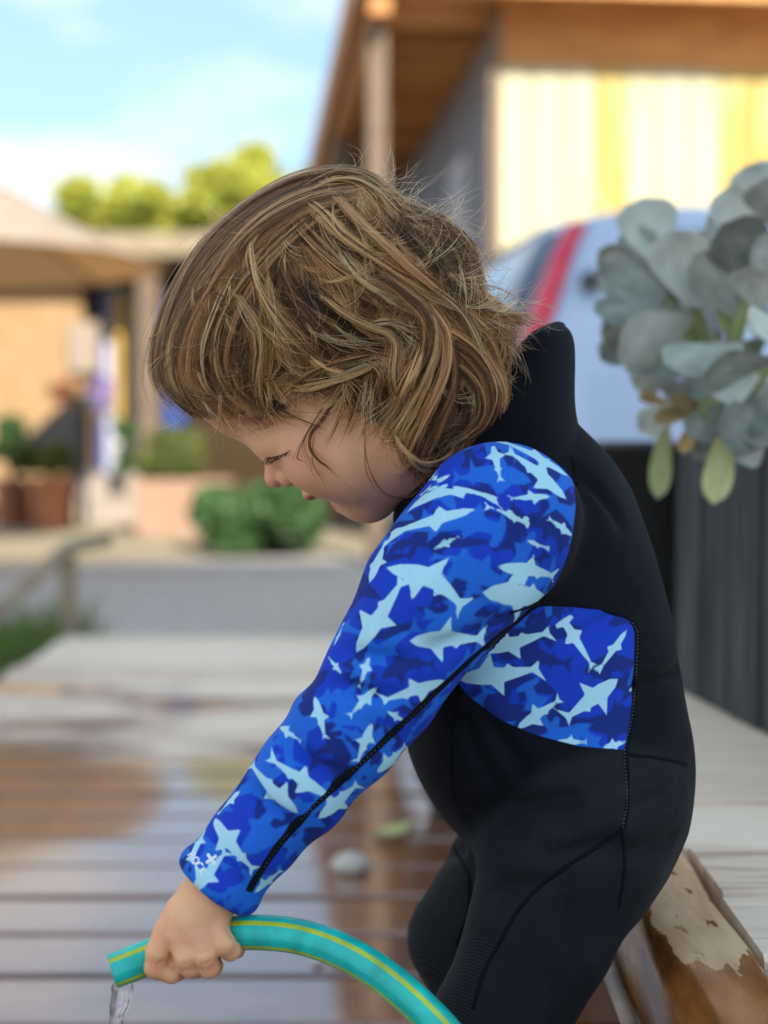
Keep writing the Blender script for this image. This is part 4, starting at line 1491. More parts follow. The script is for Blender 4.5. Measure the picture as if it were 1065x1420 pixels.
def build_hose():
    pts = [at(*p) for p in spline(HOSE, 90)]
    # past the frame it drops to the deck and runs away along it
    e = pts[-1]
    tail = [e, e + Vector((0.05, -0.02, -0.06)), e + Vector((0.085, -0.03, -0.14)), Vector((e.x + 0.06, e.y - 0.05, 0.022)), Vector((-0.10, 0.70, 0.0135)), Vector((-0.5, 0.62, 0.0135)), Vector((-1.0, 0.75, 0.0135))]
    pts += [Vector(p) for p in spline([list(t) for t in tail], 60)[1:]]
    ro, ri, seg = 0.0110, 0.0078, 28
    n = len(pts)
    V, ang = [], []
    prev = None
    rings = [(pts[0], 0, ri * 0.98, 0.04)]
    frames = []
    for i, p in enumerate(pts):
        t = (pts[min(i + 1, n - 1)] - pts[max(i - 1, 0)]).normalized()
        if prev is None:
            u = Vector((0, -1, 0))
            u = (u - t * u.dot(t)).normalized()
        else:
            u = (prev - t * prev.dot(t)).normalized()
        prev = u
        frames.append((p, t, u, t.cross(u)))
    order = [(1, ri), (0, ri), (0, (ri + ro) / 2), (0, ro * 0.985)] + [(i, ro) for i in range(1, n)]
    # inner wall a little way in, lip, then the outside
    order = [(6, ri)] + order
    F = []
    for (i, rr) in order:
        p, t, u, w = frames[i]
        for k in range(seg + 1):
            a = 2 * math.pi * k / seg
            V.append(p + (u * math.cos(a) + w * math.sin(a)) * rr)
            ang.append((k / seg + 0.02) * 1.0)
    m = seg + 1
    for j in range(len(order) - 1):
        for k in range(seg):
            F.append((j * m + k, j * m + k + 1, (j + 1) * m + k + 1, (j + 1) * m + k))
    me = mesh_from('garden_hose', V, F, MAT['hose'], True)
    float_attr(me, 'around', np.array(ang[:len(me.vertices)]))
    return me


obj('garden_hose', build_hose(), label='turquoise garden hose with yellow stripes held in the fist', cat='hose')


def mat_water():
    m, nt, b = new_mat('running_water')
    b.inputs['Base Color'].default_value = (0.97, 0.98, 1.0, 1)
    b.inputs['Roughness'].default_value = 0.08
    b.inputs['IOR'].default_value = 1.33
    b.inputs['Transmission Weight'].default_value = 0.92
    v = coords(nt, (1, 1, 0.3))
    n = N(nt, 'ShaderNodeTexNoise', Scale=160, Detail=3)
    nt.links.new(v, n.inputs['Vector'])
    bp = N(nt, 'ShaderNodeBump', Strength=0.5, Distance=0.003)
    nt.links.new(n.outputs['Fac'], bp.inputs['Height'])
    nt.links.new(bp.outputs['Normal'], b.inputs['Normal'])
    return m


MAT['water'] = mat_water()
h0 = at(157, 1350, 0.893)
wp, wr = [], []
for i in range(60):
    t = i / 59
    z = h0.z - 0.004 - t * (h0.z - 0.006)
    tt_ = math.sqrt(max(0, (h0.z - 0.004 - z) * 2 / 9.81))
    wp.append(Vector((h0.x + 0.006 - 0.05 * tt_ + 0.0012 * math.sin(i * 0.8), h0.y + 0.0015 * math.sin(i * 1.3), z)))
    wr.append(0.0058 * (1 - 0.25 * t) * (1 + 0.22 * math.sin(i * 0.9) + 0.12 * math.sin(i * 2.3)))
obj('water_stream', tube_mesh('water_stream', wp, wr, MAT['water'], 16), label='thin stream of water falling from the hose end', cat='water', kind='stuff')

# ------------------------------------------------------------------ small things lying on the wet deck
def pebble(px, py, r_, label, mat, cat, flat=0.5, seed=1):
    D_ = 1.0
    for _ in range(30):                       # where the pixel's ray meets the deck
        p = at(px, py, D_)
        D_ *= CAM_Z / max(CAM_Z - p.z, 1e-3)
    p = at(px, py, D_)
    bm = bmesh.new()
    bmesh.ops.create_icosphere(bm, subdivisions=3, radius=r_)
    rr = random.Random(seed)
    ph = [rr.uniform(0, 6) for _ in range(4)]
    for v in bm.verts:
        k = 1 + 0.16 * math.sin(v.co.x / r_ * 2.2 + ph[0]) + 0.12 * math.sin(v.co.y / r_ * 3.1 + ph[1]) + 0.08 * math.sin(v.co.z / r_ * 4 + ph[2])
        v.co = Vector((v.co.x * k * 1.15, v.co.y * k, v.co.z * k * flat))
    o = bm_obj('pebble' if cat == 'stone' else 'fallen_leaf', bm, mat, None, smooth=True, label=label, cat=cat)
    o.location = (p.x, p.y, r_ * flat * 0.85)
    return o


pebble(486, 1208, 0.026, 'pale rounded stone lying on the wet deck', MAT['rubble'], 'stone', 0.6, 3)
pebble(440, 1338, 0.006, 'tiny white pebble on the wet deck under the hose', MAT['rubble'], 'stone', 0.6, 4)


def flat_leaf(px, py, L_, W_, rz, label, mat):
    D_ = 1.0
    for _ in range(30):
        p = at(px, py, D_)
        D_ *= CAM_Z / max(CAM_Z - p.z, 1e-3)
    p = at(px, py, D_)
    V, F = [], []
    for i in range(9):
        t = i / 8
        w = W_ * math.sin(math.pi * t ** 0.9) * 0.5 + 0.001
        for s in (-1, 0, 1):
            V.append((L_ * (t - 0.5), s * w, 0.006 + 0.012 * t * t + abs(s) * 0.006))
    for i in range(8):
        for j in range(2):
            F.append((i * 3 + j, i * 3 + j + 1, (i + 1) * 3 + j + 1, (i + 1) * 3 + j))
    V2 = V + [(v[0], v[1], v[2] - 0.0012) for v in V]
    F2 = F + [tuple(27 + i for i in f[::-1]) for f in F]
    o = obj('fallen_leaf', mesh_from('fallen_leaf', V2, F2, mat, True), label=label, cat='leaf')
    o.location = (p.x, p.y, 0.0)
    o.rotation_euler = (0, 0, rz)


flat_leaf(545, 1163, 0.075, 0.045, 0.5, 'yellow green leaf on the wet deck beside the dark tub', MAT['succulent_yellow'])
flat_leaf(560, 955, 0.10, 0.06, -0.3, 'tan dry leaf at the far part of the wet deck', MAT['dead_leaf'])
# ------------------------------------------------------------------ the child
person = empty('person', at(760, 1500, 1.02), label='small child in a blue and black wetsuit leaning forward with a hose', cat='person')
P0 = Vector(person.location)


def under(o):
    """parent to the person keeping world coordinates"""
    o.parent = person
    o.matrix_parent_inverse = Matrix.Translation(-P0)
    return o


HF = (-0.7071, 0, -0.7071)     # the head's forward, tipped down
HU = (-0.7071, 0, 0.7071)
HS = (0, 1, 0)
HAX = (HF, HU, HS)
HM = 1.02                      # depth of the head's mid plane


def cranium(P, grow=0.0):
    d = ell(P, at(408, 436, HM), HAX, (0.088 + grow, 0.074 + grow, 0.071 + grow))
    d = smin(d, sph(P, at(354, 524, HM), 0.042 + grow), 0.025)
    d = smin(d, sph(P, at(498, 420, HM), 0.064 + grow), 0.03)
    return d


_lid = {}


def lid_pt(px, py):
    """point on the upper lid's ball at a pixel"""
    if (px, py) not in _lid:
        Ds = np.arange(0.96, 1.04, 0.0005)
        Pq = np.array([list(at(px, py, D)) for D in Ds], dtype=f32)
        m = np.minimum(sph(Pq, at(391, 614, 0.995), 0.0150), sph(Pq, at(380, 600, 1.0), 0.018))
        i = int(np.argmax(m < 0)) if (m < 0).any() else int(m.argmin())
        _lid[(px, py)] = at(px, py, float(Ds[i]))
    return _lid[(px, py)]


def head_sdf(P):
    d = cranium(P)
    # brow, mid face, cheeks, jaw
    d = smin(d, ell(P, at(380, 577, 1.028), HAX, (0.021, 0.030, 0.040)), 0.016)
    d = smin(d, ell(P, at(458, 592, HM), HAX, (0.042, 0.056, 0.054)), 0.024)
    d = smin(d, ell(P, at(441, 628, 0.988), HAX, (0.027, 0.030, 0.025)), 0.014)
    d = smin(d, ell(P, at(441, 628, 1.062), HAX, (0.027, 0.030, 0.025)), 0.014)
    d = smin(d, rc(P, at(424, 647, 1.032), 0.0135, at(480, 678, 1.03), 0.0135), 0.012)
    d = smin(d, rc(P, at(506, 684, 1.028), 0.0180, at(492, 672, 1.028), 0.016), 0.010)
    d = smin(d, rc(P, at(512, 680, 1.02), 0.0180, at(560, 600, 0.982), 0.026), 0.016)
    d = smin(d, rc(P, at(512, 680, 1.04), 0.0180, at(560, 600, 1.058), 0.026), 0.016)
    # eye sockets, eyelids
    for e, sg in ((0.992, -1), (1.072, 1)):
        d = smax(d, -sph(P, at(362, 640, e + sg * 0.010), 0.0105), 0.012)
        d = smin(d, sph(P, at(391, 614, e - sg * 0.003), 0.0145), 0.007)
    d = smin(d, sph(P, at(381, 603, 1.000), 0.0165), 0.012)
    for (p_, q_) in (((370, 627), (381, 622)), ((381, 622), (394, 618)), ((394, 618), (405, 615))):
        d = smax(d, -rc(P, lid_pt(*p_), 0.0003, lid_pt(*q_), 0.0003), 0.0022)
    d = smin(d, sph(P, at(486, 646, 1.000), 0.0225), 0.02)
    # nose
    d = smin(d, rc(P, at(374, 626, 1.034), 0.0046, at(380, 660, 1.034), 0.0062), 0.006)
    d = smin(d, sph(P, at(381, 664, 1.034), 0.0066), 0.004)
    d = smin(d, ell(P, at(396, 664, 1.026), HAX, (0.0052, 0.0064, 0.0054)), 0.0030)
    d = smin(d, ell(P, at(396, 664, 1.042), HAX, (0.0052, 0.0064, 0.0054)), 0.0030)
    d = smax(d, -ell(P, at(391, 675, 1.029), HAX, (0.0028, 0.0035, 0.0022)), 0.002)
    d = smax(d, -ell(P, at(391, 675, 1.039), HAX, (0.0028, 0.0035, 0.0022)), 0.002)
    d = smax(d, -rc(P, at(404, 653, 1.0165), 0.0012, at(411, 669, 1.017), 0.0009), 0.0035)
    # lips and the open mouth
    d = smin(d, ell(P, at(430, 683, 1.033), HAX, (0.0060, 0.0058, 0.0125)), 0.004)
    d = smin(d, ell(P, at(471, 700, 1.032), HAX, (0.0048, 0.0052, 0.0115)), 0.004)
    d = smax(d, -ell(P, at(451, 696, 1.032), HAX, (0.0068, 0.0024, 0.0150)), 0.003)
    # ear
    ex = at(538, 504, 0.957)
    d = smin(d, ell(P, ex, HAX, (0.013, 0.021, 0.0055)), 0.006)
    d = smax(d, -ell(P, Vector(ex) + Vector((0.002, -0.006, 0)), HAX, (0.0075, 0.013, 0.0035)), 0.004)
    ex2 = at(541, 503, 1.096)
    d = smin(d, ell(P, ex2, HAX, (0.017, 0.026, 0.0065)), 0.006)
    # neck
    d = smin(d, rc(P, at(555, 560, 1.02), 0.040, at(690, 660, 1.03), 0.044), 0.03)
    return d


HAND_D = 0.905


_hp = {}


def hand_pt(px, py):
    """rough near surface of the fist at a pixel"""
    return at(px, py, 0.8765 + 0.0006 * max(0, 1290 - py) * 0.25 + 0.004 * abs((px - 262) / 60.0) ** 2)


def hand_sdf(P, near=True):
    W = at
    d = rc(P, W(345, 1175, 0.912), 0.0205, W(292, 1241, 0.903), 0.0180)
    d = smin(d, rc(P, W(292, 1241, 0.903), 0.0178, W(264, 1274, 0.899), 0.0180), 0.006)
    for (a, r) in (((232, 1292, 0.895), 0.0085), ((252, 1298, 0.891), 0.0088), ((277, 1296, 0.890), 0.0088), ((299, 1288, 0.893), 0.0085)):
        d = smin(d, rc(P, W(280, 1255, 0.899), 0.012, W(*a), r), 0.006)
    # fingers, each a chain closing round the hose
    chains = [
        [((231, 1292, 0.894), .0085), ((219, 1320, 0.889), .0075), ((215, 1341, 0.890), .0068), ((238, 1350, 0.8915), .0060), ((248, 1346, 0.903), .0058), ((244, 1330, 0.918), .0054)],
        [((248, 1300, 0.888), .0080), ((257, 1327, 0.8840), .0070), ((264, 1341, 0.8875), .0064), ((272, 1343, 0.900), .0058), ((270, 1330, 0.916), .0056)],
        [((275, 1298, 0.887), .0080), ((284, 1325, 0.8830), .0070), ((290, 1341, 0.887), .0066), ((296, 1340, 0.899), .0059), ((292, 1322, 0.916), .0055)],
        [((300, 1291, 0.890), .0078), ((310, 1309, 0.8855), .0072), ((319, 1318, 0.890), .0064), ((328, 1317, 0.901), .0052), ((321, 1304, 0.916), .0050)],
    ]
    for ch in chains:
        f = None
        for (a, ra), (b, rb) in zip(ch, ch[1:]):
            q = rc(P, W(*a), ra, W(*b), rb)
            f = q if f is None else smin(f, q, 0.0020)
        d = smin(d, f, 0.0022)
    d = smin(d, rc(P, W(236, 1316, 0.894), 0.0055, W(247, 1340, 0.894), 0.0055), 0.002)
    # thumb, along the far side of the hose
    t = rc(P, W(285, 1262, 0.912), 0.012, W(252, 1285, 0.926), 0.0095)
    t = smin(t, rc(P, W(252, 1285, 0.926), 0.0088, W(236, 1302, 0.928), 0.0072), 0.004)
    t = smin(t, rc(P, W(236, 1302, 0.928), 0.0072, W(226, 1316, 0.922), 0.0062), 0.003)
    d = smin(d, t, 0.006)
    # skin folds
    for (a, b) in (((204, 1326), (222, 1322)), ((249, 1326), (263, 1322)), ((277, 1323), (291, 1319)), ((303, 1306), (314, 1300)), ((252, 1338), (268, 1334)), ((281, 1337), (296, 1332)), ((300, 1262), (322, 1270)), ((296, 1268), (318, 1277))):
        d = smax(d, -rc(P, hand_pt(*a), 0.0004, hand_pt(*b), 0.0003), 0.0016)
    for (a, b, r) in (((222, 1335, 0.8830), (238, 1332, 0.8830), 0.0006), ((316, 1287, 0.884), (322, 1300, 0.885), 0.0010), ((234, 1308, 0.882), (240, 1332, 0.880), 0.0005)):
        d = smax(d, -rc(P, W(*a), r, W(*b), r * 0.8), 0.0025)
    return d


# limb axes shared by skin and suit:  (px, py, D, suit radius)
ARM = [((692, 729, 0.945), .0552), ((650, 774, 0.937), .0512), ((600, 833, 0.929), .0470), ((526, 953, 0.921), .0385), ((473, 1020, 0.916), .0355), ((416, 1086, 0.911), .0318), ((348, 1168, 0.908), .0272), ((306, 1218, 0.905), .0255), ((283, 1245, 0.903), .0255)]
FARARM = [((672, 716, 1.118), .056), ((610, 830, 1.130), .046), ((590, 930, 1.130), .038), ((650, 1040, 1.125), .031)]
TORSO = [((690, 655, 1.028), .050), ((703, 715, 1.03), .077), ((718, 800, 1.03), .0945), ((738, 900, 1.03), .0985), ((757, 990, 1.03), .0975), ((772, 1040, 1.03), .0930)]
LEG = [((804, 1118, 0.985), .0720), ((794, 1170, 0.975), .0650), ((752, 1288, 0.962), .0500), ((694, 1410, 0.952), .0440), ((642, 1495, 0.948), .0410), ((668, 1660, 0.95), .0360), ((690, 1800, 0.955), .0290), ((697, 1850, 0.958), .0275)]
FARLEG = [((775, 1130, 1.085), .0680), ((715, 1210, 1.10), .0520), ((645, 1300, 1.105), .0440), ((690, 1420, 1.10), .0370), ((742, 1560, 1.095), .0290), ((760, 1610, 1.09), .0275)]


def chain(P, ch, k=0.006, shrink=0.0):
    d = None
    for (a, ra), (b, rb) in zip(ch, ch[1:]):
        q = rc(P, at(*a), ra - shrink, at(*b), rb - shrink)
        d = q if d is None else smin(d, q, k)
    return d


def torso_sdf(P, shrink=0.0):
    d = chain(P, TORSO, 0.012, shrink)
    d = smin(d, rc(P, at(740, 612, 1.03), 0.028 - shrink, at(788, 712, 1.03), 0.036 - shrink), 0.02)               # nape
    d = smin(d, ell(P, at(690, 1010, 1.03), ((1, 0, 0), (0, 1, 0), (0, 0, 1)), (0.058 - shrink, 0.085 - shrink, 0.066 - shrink)), 0.02)      # belly
    d = smin(d, ell(P, at(836, 1095, 1.03), ((1, 0, 0), (0, 1, 0), (0, 0, 1)), (0.060 - shrink, 0.086 - shrink, 0.085 - shrink)), 0.02)      # seat
    d = smin(d, ell(P, at(800, 730, 1.03), ((1, 0, 0), (0, 1, 0), (0, 0, 1)), (0.032 - shrink, 0.076 - shrink, 0.048 - shrink)), 0.025)       # upper back
    return d


CUFF = np.array(at(299, 1226, 0.905))
FORE = np.array(at(299, 1226, 0.905) - at(413, 1084, 0.911))
FORE = FORE / np.linalg.norm(FORE)


def wob(P, f, s=0.0):
    return (np.sin(P[:, 0] * f + 1.3 + s) * np.sin(P[:, 1] * f * 1.3 + 2.1) * np.sin(P[:, 2] * f * 0.9 + 0.4 + s)).astype(f32)


def arm_sdf(P):
    d = chain(P, ARM, 0.006)
    # neoprene rolls: along the forearm and a fold at the elbow's inside
    s = (P - V3(at(523, 953, 0.921))) @ V3(FORE)
    d = d + 0.0016 * np.sin(s * 150 + 1.5 * np.sin(P[:, 2] * 60)) * np.exp(-((s - 0.075) / 0.07) ** 2) * 0.55 + 0.0018 * wob(P, 75)
    d = smax(d, -rc(P, at(438, 935, 0.905), 0.0022, at(470, 931, 0.885), 0.0012), 0.006)
    d = smax(d, -rc(P, at(560, 880, 0.878), 0.0010, at(620, 905, 0.880), 0.0008), 0.012)
    e = (P - V3(CUFF)) @ V3(FORE)
    d = d - 0.0016 * np.exp(-((e + 0.004) / 0.006) ** 2)
    d = smax(d, e - 0.004, 0.004)                                     # cut at the cuff
    d = smax(d, -np.maximum(chain(P, ARM, 0.006, 0.0035), -(e + 0.03)), 0.002)   # hollow near the cuff
    return d


def legs_sdf(P):
    near = chain(P, LEG, 0.006)
    far = chain(P, FARLEG, 0.006)
    near = near + 0.0016 * wob(P, 60, 1.0)
    far = far + 0.0014 * wob(P, 60, 2.0)
    return near, far


def suit_parts(P):
    t = torso_sdf(P)
    a = arm_sdf(P)
    a2 = chain(P, FARARM, 0.006)
    n, f = legs_sdf(P)
    return t, a, a2, n, f


FOLDS = [
    ((655, 975), (720, 1060), 0.0022), ((640, 1000), (690, 1095), 0.0022), ((668, 1120), (790, 1110), 0.0022), ((880, 1120), (945, 1095), 0.0022),
    ((850, 1185), (930, 1165), 0.0022), ((760, 1190), (850, 1165), 0.0025), ((700, 1235), (780, 1215), 0.0018), ((455, 948), (540, 968), 0.0022),
    ((472, 905), (560, 915), 0.0018), ((600, 905), (690, 862), 0.0022), ((560, 790), (640, 745), 0.0014), ((400, 1030), (470, 1075), 0.0016),
    ((345, 1090), (405, 1140), 0.0014), ((815, 880), (880, 830), 0.0016), ((880, 950), (945, 930), 0.0014), ((860, 720), (800, 650), 0.0014), ((610, 1190), (640, 1180), 0.0018),
]
_fold_cache = {}


def on_sdf(p):
    """where the line of sight through p meets the unfolded suit"""
    if p not in _fold_cache:
        Ds = np.arange(0.84, 1.15, 0.002)
        Pq = np.array([list(at(p[0], p[1], D)) for D in Ds], dtype=f32)
        t, a, a2, n, f = suit_parts(Pq)
        m = np.minimum.reduce([t, a, a2, n, f])
        i = int(np.argmax(m < 0.001)) if (m < 0.001).any() else int(m.argmin())
        _fold_cache[p] = at(p[0], p[1], float(Ds[i]))
    return _fold_cache[p]


def suit_sdf(P):
    t, a, a2, n, f = suit_parts(P)
    t = t + 0.0010 * wob(P, 45, 0.5)
    d = smin(t, a2, 0.02)
    l = smin(n, f, 0.012)
    d = smin(d, l, 0.016)
    d = smin(d, a, 0.010)
    # crease where the belly folds over the thigh
    d = smax(d, -rc(P, at(650, 1138, 0.965), 0.003, at(735, 1158, 0.908), 0.0025), 0.012)
    d = smax(d, -rc(P, at(735, 1158, 0.908), 0.0025, at(850, 1140, 0.892), 0.001), 0.012)
    # pulled folds: armpit, waist, hip
    for (p_, q_, r_) in FOLDS:
        d = smax(d, -rc(P, on_sdf(p_), r_, on_sdf(q_), r_ * 0.5), 0.013)
    # folds at the knee patch
    d = smax(d, -rc(P, at(640, 1308, 0.925), 0.0015, at(700, 1312, 0.905), 0.0008), 0.008)
    return d


def bounds(pts, pad):
    A = np.array([list(p) for p in pts])
    return A.min(0) - pad, A.max(0) + pad


def build_body():
    lo, hi = bounds([at(200, 220, HM), at(740, 760, HM), at(450, 500, 0.92), at(450, 500, 1.12)], 0.01)
    V1, Q1 = surface(head_sdf, lo, hi, 0.0014)
    V1 = relax(V1, Q1, 2)
    lo, hi = bounds([at(190, 1150, 0.90), at(365, 1375, 0.90), at(250, 1300, 0.865), at(250, 1300, 0.945)], 0.004)
    V2, Q2 = surface(hand_sdf, lo, hi, 0.0008)
    V2 = relax(V2, Q2, 2)

    def core(P):
        d = torso_sdf(P, 0.011)
        d = smin(d, chain(P, ARM[:-2], 0.006, 0.0095), 0.01)
        d = smin(d, chain(P, FARARM, 0.006, 0.008), 0.01)
        d = smin(d, rc(P, at(650, 1040, 1.125), 0.024, at(668, 1075, 1.12), 0.022), 0.01)
        d = smin(d, chain(P, LEG, 0.006, 0.009), 0.01)
        d = smin(d, chain(P, FARLEG, 0.006, 0.009), 0.01)
        fa, fb = at(690, 1870, 0.958), at(755, 1632, 1.09)
        d = smin(d, rc(P, fa, 0.024, fa + Vector((-0.085, -0.01, -0.006)), 0.017), 0.01)
        d = smin(d, rc(P, fb, 0.024, fb + Vector((-0.085, 0.01, -0.014)), 0.017), 0.01)
        return smin(d, rc(P, at(660, 640, 1.03), 0.036, at(690, 680, 1.03), 0.04), 0.02)
    lo, hi = bounds([at(560, 600, 1.03), at(975, 1100, 1.03), at(640, 1930, 0.95), at(280, 1240, 0.9), at(600, 900, 0.87), at(600, 900, 1.18)], 0.03)
    V3_, Q3 = surface(core, lo, hi, 0.005)
    V3_ = relax(V3_, Q3, 1)
    V = np.concatenate([V1, V2, V3_])
    Q = np.concatenate([Q1, Q2 + len(V1), Q3 + len(V1) + len(V2)])
    me = mesh_np('body', V, Q, MAT['skin'])
    Pf = V.astype(f32)
    lip = np.minimum(ell(Pf, at(431, 690, 1.033), HAX, (0.0075, 0.0040, 0.0125)), ell(Pf, at(463, 700, 1.032), HAX, (0.0060, 0.0045, 0.0130)))
    lip = np.minimum(lip, ell(Pf, at(452, 696, 1.032), HAX, (0.008, 0.005, 0.016)))
    float_attr(me, 'lip', np.clip(0.5 - lip / 0.003, 0, 1))
    blush = np.exp(-(np.maximum(sph(Pf, at(420, 630, 0.965), 0.0), 0) / 0.022) ** 2)
    blush = np.maximum(blush, np.exp(-(np.maximum(sph(Pf, at(381, 664, 1.03), 0.0), 0) / 0.010) ** 2))
    for c in ((250, 1300, .882), (276, 1298, .88), (301, 1291, .884), (228, 1294, .886), (212, 1343, .884), (264, 1345, .88), (291, 1343, .88)):
        blush = np.maximum(blush, 0.8 * np.exp(-(np.maximum(sph(Pf, at(*c), 0.0), 0) / 0.008) ** 2))
    float_attr(me, 'blush', blush)
    scalp = cranium(Pf)
    hairline = (Pf - V3(at(330, 585, HM))) @ np.array([0.35, 0, 0.937], dtype=f32)
    float_attr(me, 'scalp', np.clip(hairline / 0.012, 0, 1) * (scalp < 0.004))
    o = under(obj('body', me, label='fair skin of the head, neck and hands'))
    return o


# ---- the printed panels of the suit, laid out flat
T_SIDE = [(0, 0), (.10, .065), (.28, .105), (.38, .11), (.50, .27), (.525, .10), (.70, .065), (.86, .03), (1.0, .17), (.935, .0), (.975, -.11), (.86, -.03), (.66, -.06), (.60, -.115), (.56, -.07), (.44, -.09), (.43, -.27), (.28, -.10), (.10, -.06)]
T_TOP = [(0, 0), (.08, .07), (.24, .10), (.34, .29), (.42, .10), (.62, .06), (.67, .12), (.70, .05), (.86, .025), (1, .14), (.94, 0), (1, -.14), (.86, -.025), (.70, -.05), (.67, -.12), (.62, -.06), (.42, -.10), (.34, -.29), (.24, -.10), (.08, -.07)]
T_HAM = [(0, -.19), (-.01, 0), (0, .19), (.07, .20), (.10, .07), (.25, .085), (.36, .25), (.42, .08), (.70, .05), (.86, .02), (1, .15), (.94, 0), (.99, -.11), (.86, -.02), (.60, -.06), (.42, -.08), (.35, -.22), (.25, -.085), (.10, -.07), (.07, -.20)]
T_SLIM = [(0, 0), (.15, .055), (.40, .075), (.50, .16), (.54, .065), (.80, .03), (1, .11), (.95, -.01), (.99, -.07), (.80, -.025), (.45, -.055), (.36, -.15), (.30, -.06), (.12, -.045)]


def shark(head, tail, tpl, wid=1.0, flip=False, bend=0.0):
    h, t = np.array(head, float), np.array(tail, float)
    T = np.array(tpl)
    m = len(T)
    T = np.concatenate([np.linspace(T[i], T[(i + 1) % m], 3, endpoint=False) for i in range(m)])
    y = T[:, 1] * wid * 0.84 * (-1 if flip else 1) + bend * (1 - (2 * T[:, 0] - 1) ** 2)
    ax = t - h
    nr = np.array([-ax[1], ax[0]])
    return h + T[:, :1] * ax + y[:, None] * nr


def poly_sd(X, Y, poly, far=-60.0, margin=14.0):
    """signed distance (inside positive) of points to a polygon, only near it"""
    poly = np.asarray(poly, float)
    out = np.full(len(X), far)
    m = (X > poly[:, 0].min() - margin) & (X < poly[:, 0].max() + margin) & (Y > poly[:, 1].min() - margin) & (Y < poly[:, 1].max() + margin)
    if not m.any():
        return out
    x, y = X[m], Y[m]
    best = np.full(len(x), 1e9)
    ins = np.zeros(len(x), bool)
    for (x0, y0), (x1, y1) in zip(poly, np.roll(poly, -1, 0)):
        dx, dy = x1 - x0, y1 - y0
        t = np.clip(((x - x0) * dx + (y - y0) * dy) / max(dx * dx + dy * dy, 1e-9), 0, 1)
        best = np.minimum(best, (x - x0 - t * dx) ** 2 + (y - y0 - t * dy) ** 2)
        c = (y0 > y) != (y1 > y)
        ins ^= c & (x < (x1 - x0) * (y - y0) / (y1 - y0 if y1 != y0 else 1e-9) + x0)
    out[m] = np.sqrt(best) * np.where(ins, 1, -1)
    return out


LIGHT_SLEEVE = [
    shark((681, 621), (689, 679), T_TOP, 1.05), shark((796, 668), (686, 608), T_SLIM, 0.9), shark((783, 700), (699, 629), T_SIDE, 0.9),
    shark((758, 697), (696, 703), T_SIDE, 0.8), shark((790, 755), (749, 729), T_SIDE, 1.0), shark((719, 741), (643, 719), T_HAM, 0.9),
    shark((556, 716), (686, 711), T_SLIM, 1.0, bend=-0.20), shark((634, 722), (532, 744), T_SLIM, 1.3, True), shark((510, 812), (532, 750), T_SLIM, 1.2),
    shark((530, 792), (632, 855), T_SIDE, 1.2, True, -0.10), shark((667, 800), (760, 812), T_SIDE, 1.0, True), shark((650, 832), (760, 838), T_SIDE, 1.45),
    shark((561, 890), (668, 889), T_SIDE, 1.25, True), shark((489, 906), (555, 803), T_SIDE, 0.95), shark((508, 911), (492, 955), T_TOP, 0.9),
    shark((518, 952), (477, 992), T_SIDE, 0.95), shark((434, 965), (447, 1023), T_SIDE, 1.0, True), shark((510, 999), (489, 1055), T_SIDE, 1.1),
    shark((612, 944), (520, 972), T_SIDE, 0.9), shark((530, 984), (560, 1002), T_SIDE, 1.0), shark((459, 898), (470, 862), T_SLIM, 1.3),
    shark((380, 1004), (416, 1026), T_SIDE, 0.9), shark((414, 1118), (344, 1054), T_SIDE, 1.0, True), shark((453, 1097), (370, 1044), T_SIDE, 0.85, False),
    shark((334, 1094), (300, 1130), T_SLIM, 1.0), shark((298, 1134), (356, 1200), T_TOP, 1.15), shark((264, 1232), (318, 1168), T_SIDE, 1.0),
    shark((283, 1146), (268, 1192), T_SLIM, 1.6), shark((440, 1126), (494, 1082), T_SIDE, 1.4), shark((352, 1232), (390, 1200), T_SIDE, 1.0),
    shark((516, 1068), (560, 1032), T_SIDE, 1.2), shark((620, 664), (575, 690), T_SLIM, 1.2), shark((770, 642), (738, 657), T_SIDE, 1.0), shark((586, 772), (618, 757), T_SIDE, 1.0), shark((704, 768), (746, 776), T_SLIM, 1.2), shark((470, 935), (452, 912), T_SIDE, 1.0),
]
LIGHT_PANEL = [
    shark((779, 857), (823, 926), T_HAM, 1.0), shark((873, 875), (826, 932), T_SLIM, 1.1), shark((858, 942), (778, 996), T_SIDE, 1.4),
    shark((634, 944), (752, 922), T_SIDE, 1.15), shark((661, 903), (766, 872), T_SIDE, 1.0), shark((716, 1009), (778, 964), T_SIDE, 1.0, True),
    shark((768, 1026), (814, 1026), T_SIDE, 1.1, True), shark((834, 1034), (874, 1028), T_SIDE, 1.1), shark((874, 962), (900, 954), T_SIDE, 1.0),
    shark((655, 860), (715, 845), T_SIDE, 1.2),
]


def scatter(n, x0, y0, x1, y1, lmin, lmax, seed, ang0=0.15, spread=0.7):
    r = np.random.default_rng(seed)
    out = []
    for i in range(n):
        c = np.array([r.uniform(x0, x1), r.uniform(y0, y1)])
        a = ang0 + r.normal(0, spread) + (math.pi if r.random() < .5 else 0)
        L = r.uniform(lmin, lmax)
        v = np.array([math.cos(a), math.sin(a)]) * L / 2
        out.append(shark(c - v, c + v, [T_SIDE, T_TOP, T_HAM, T_SLIM][r.integers(4)], r.uniform(1.0, 1.7), r.random() < .5, r.normal(0, .06)))
    return out


SLEEVE_EDGE = [(704, 604), (745, 612), (778, 626), (796, 641), (797, 700), (786, 762), (770, 812), (742, 838), (692, 878), (645, 920), (602, 962)]
SLEEVE_POLY = SLEEVE_EDGE + [(500, 1000), (380, 900), (470, 690), (560, 640), (640, 610)]
PANEL_POLY = [(640, 900), (700, 850), (750, 838), (800, 840), (850, 849), (878, 864), (884, 880), (881, 950), (876, 1000), (867, 1039), (800, 1031), (740, 1016), (690, 996), (652, 970), (633, 945)]


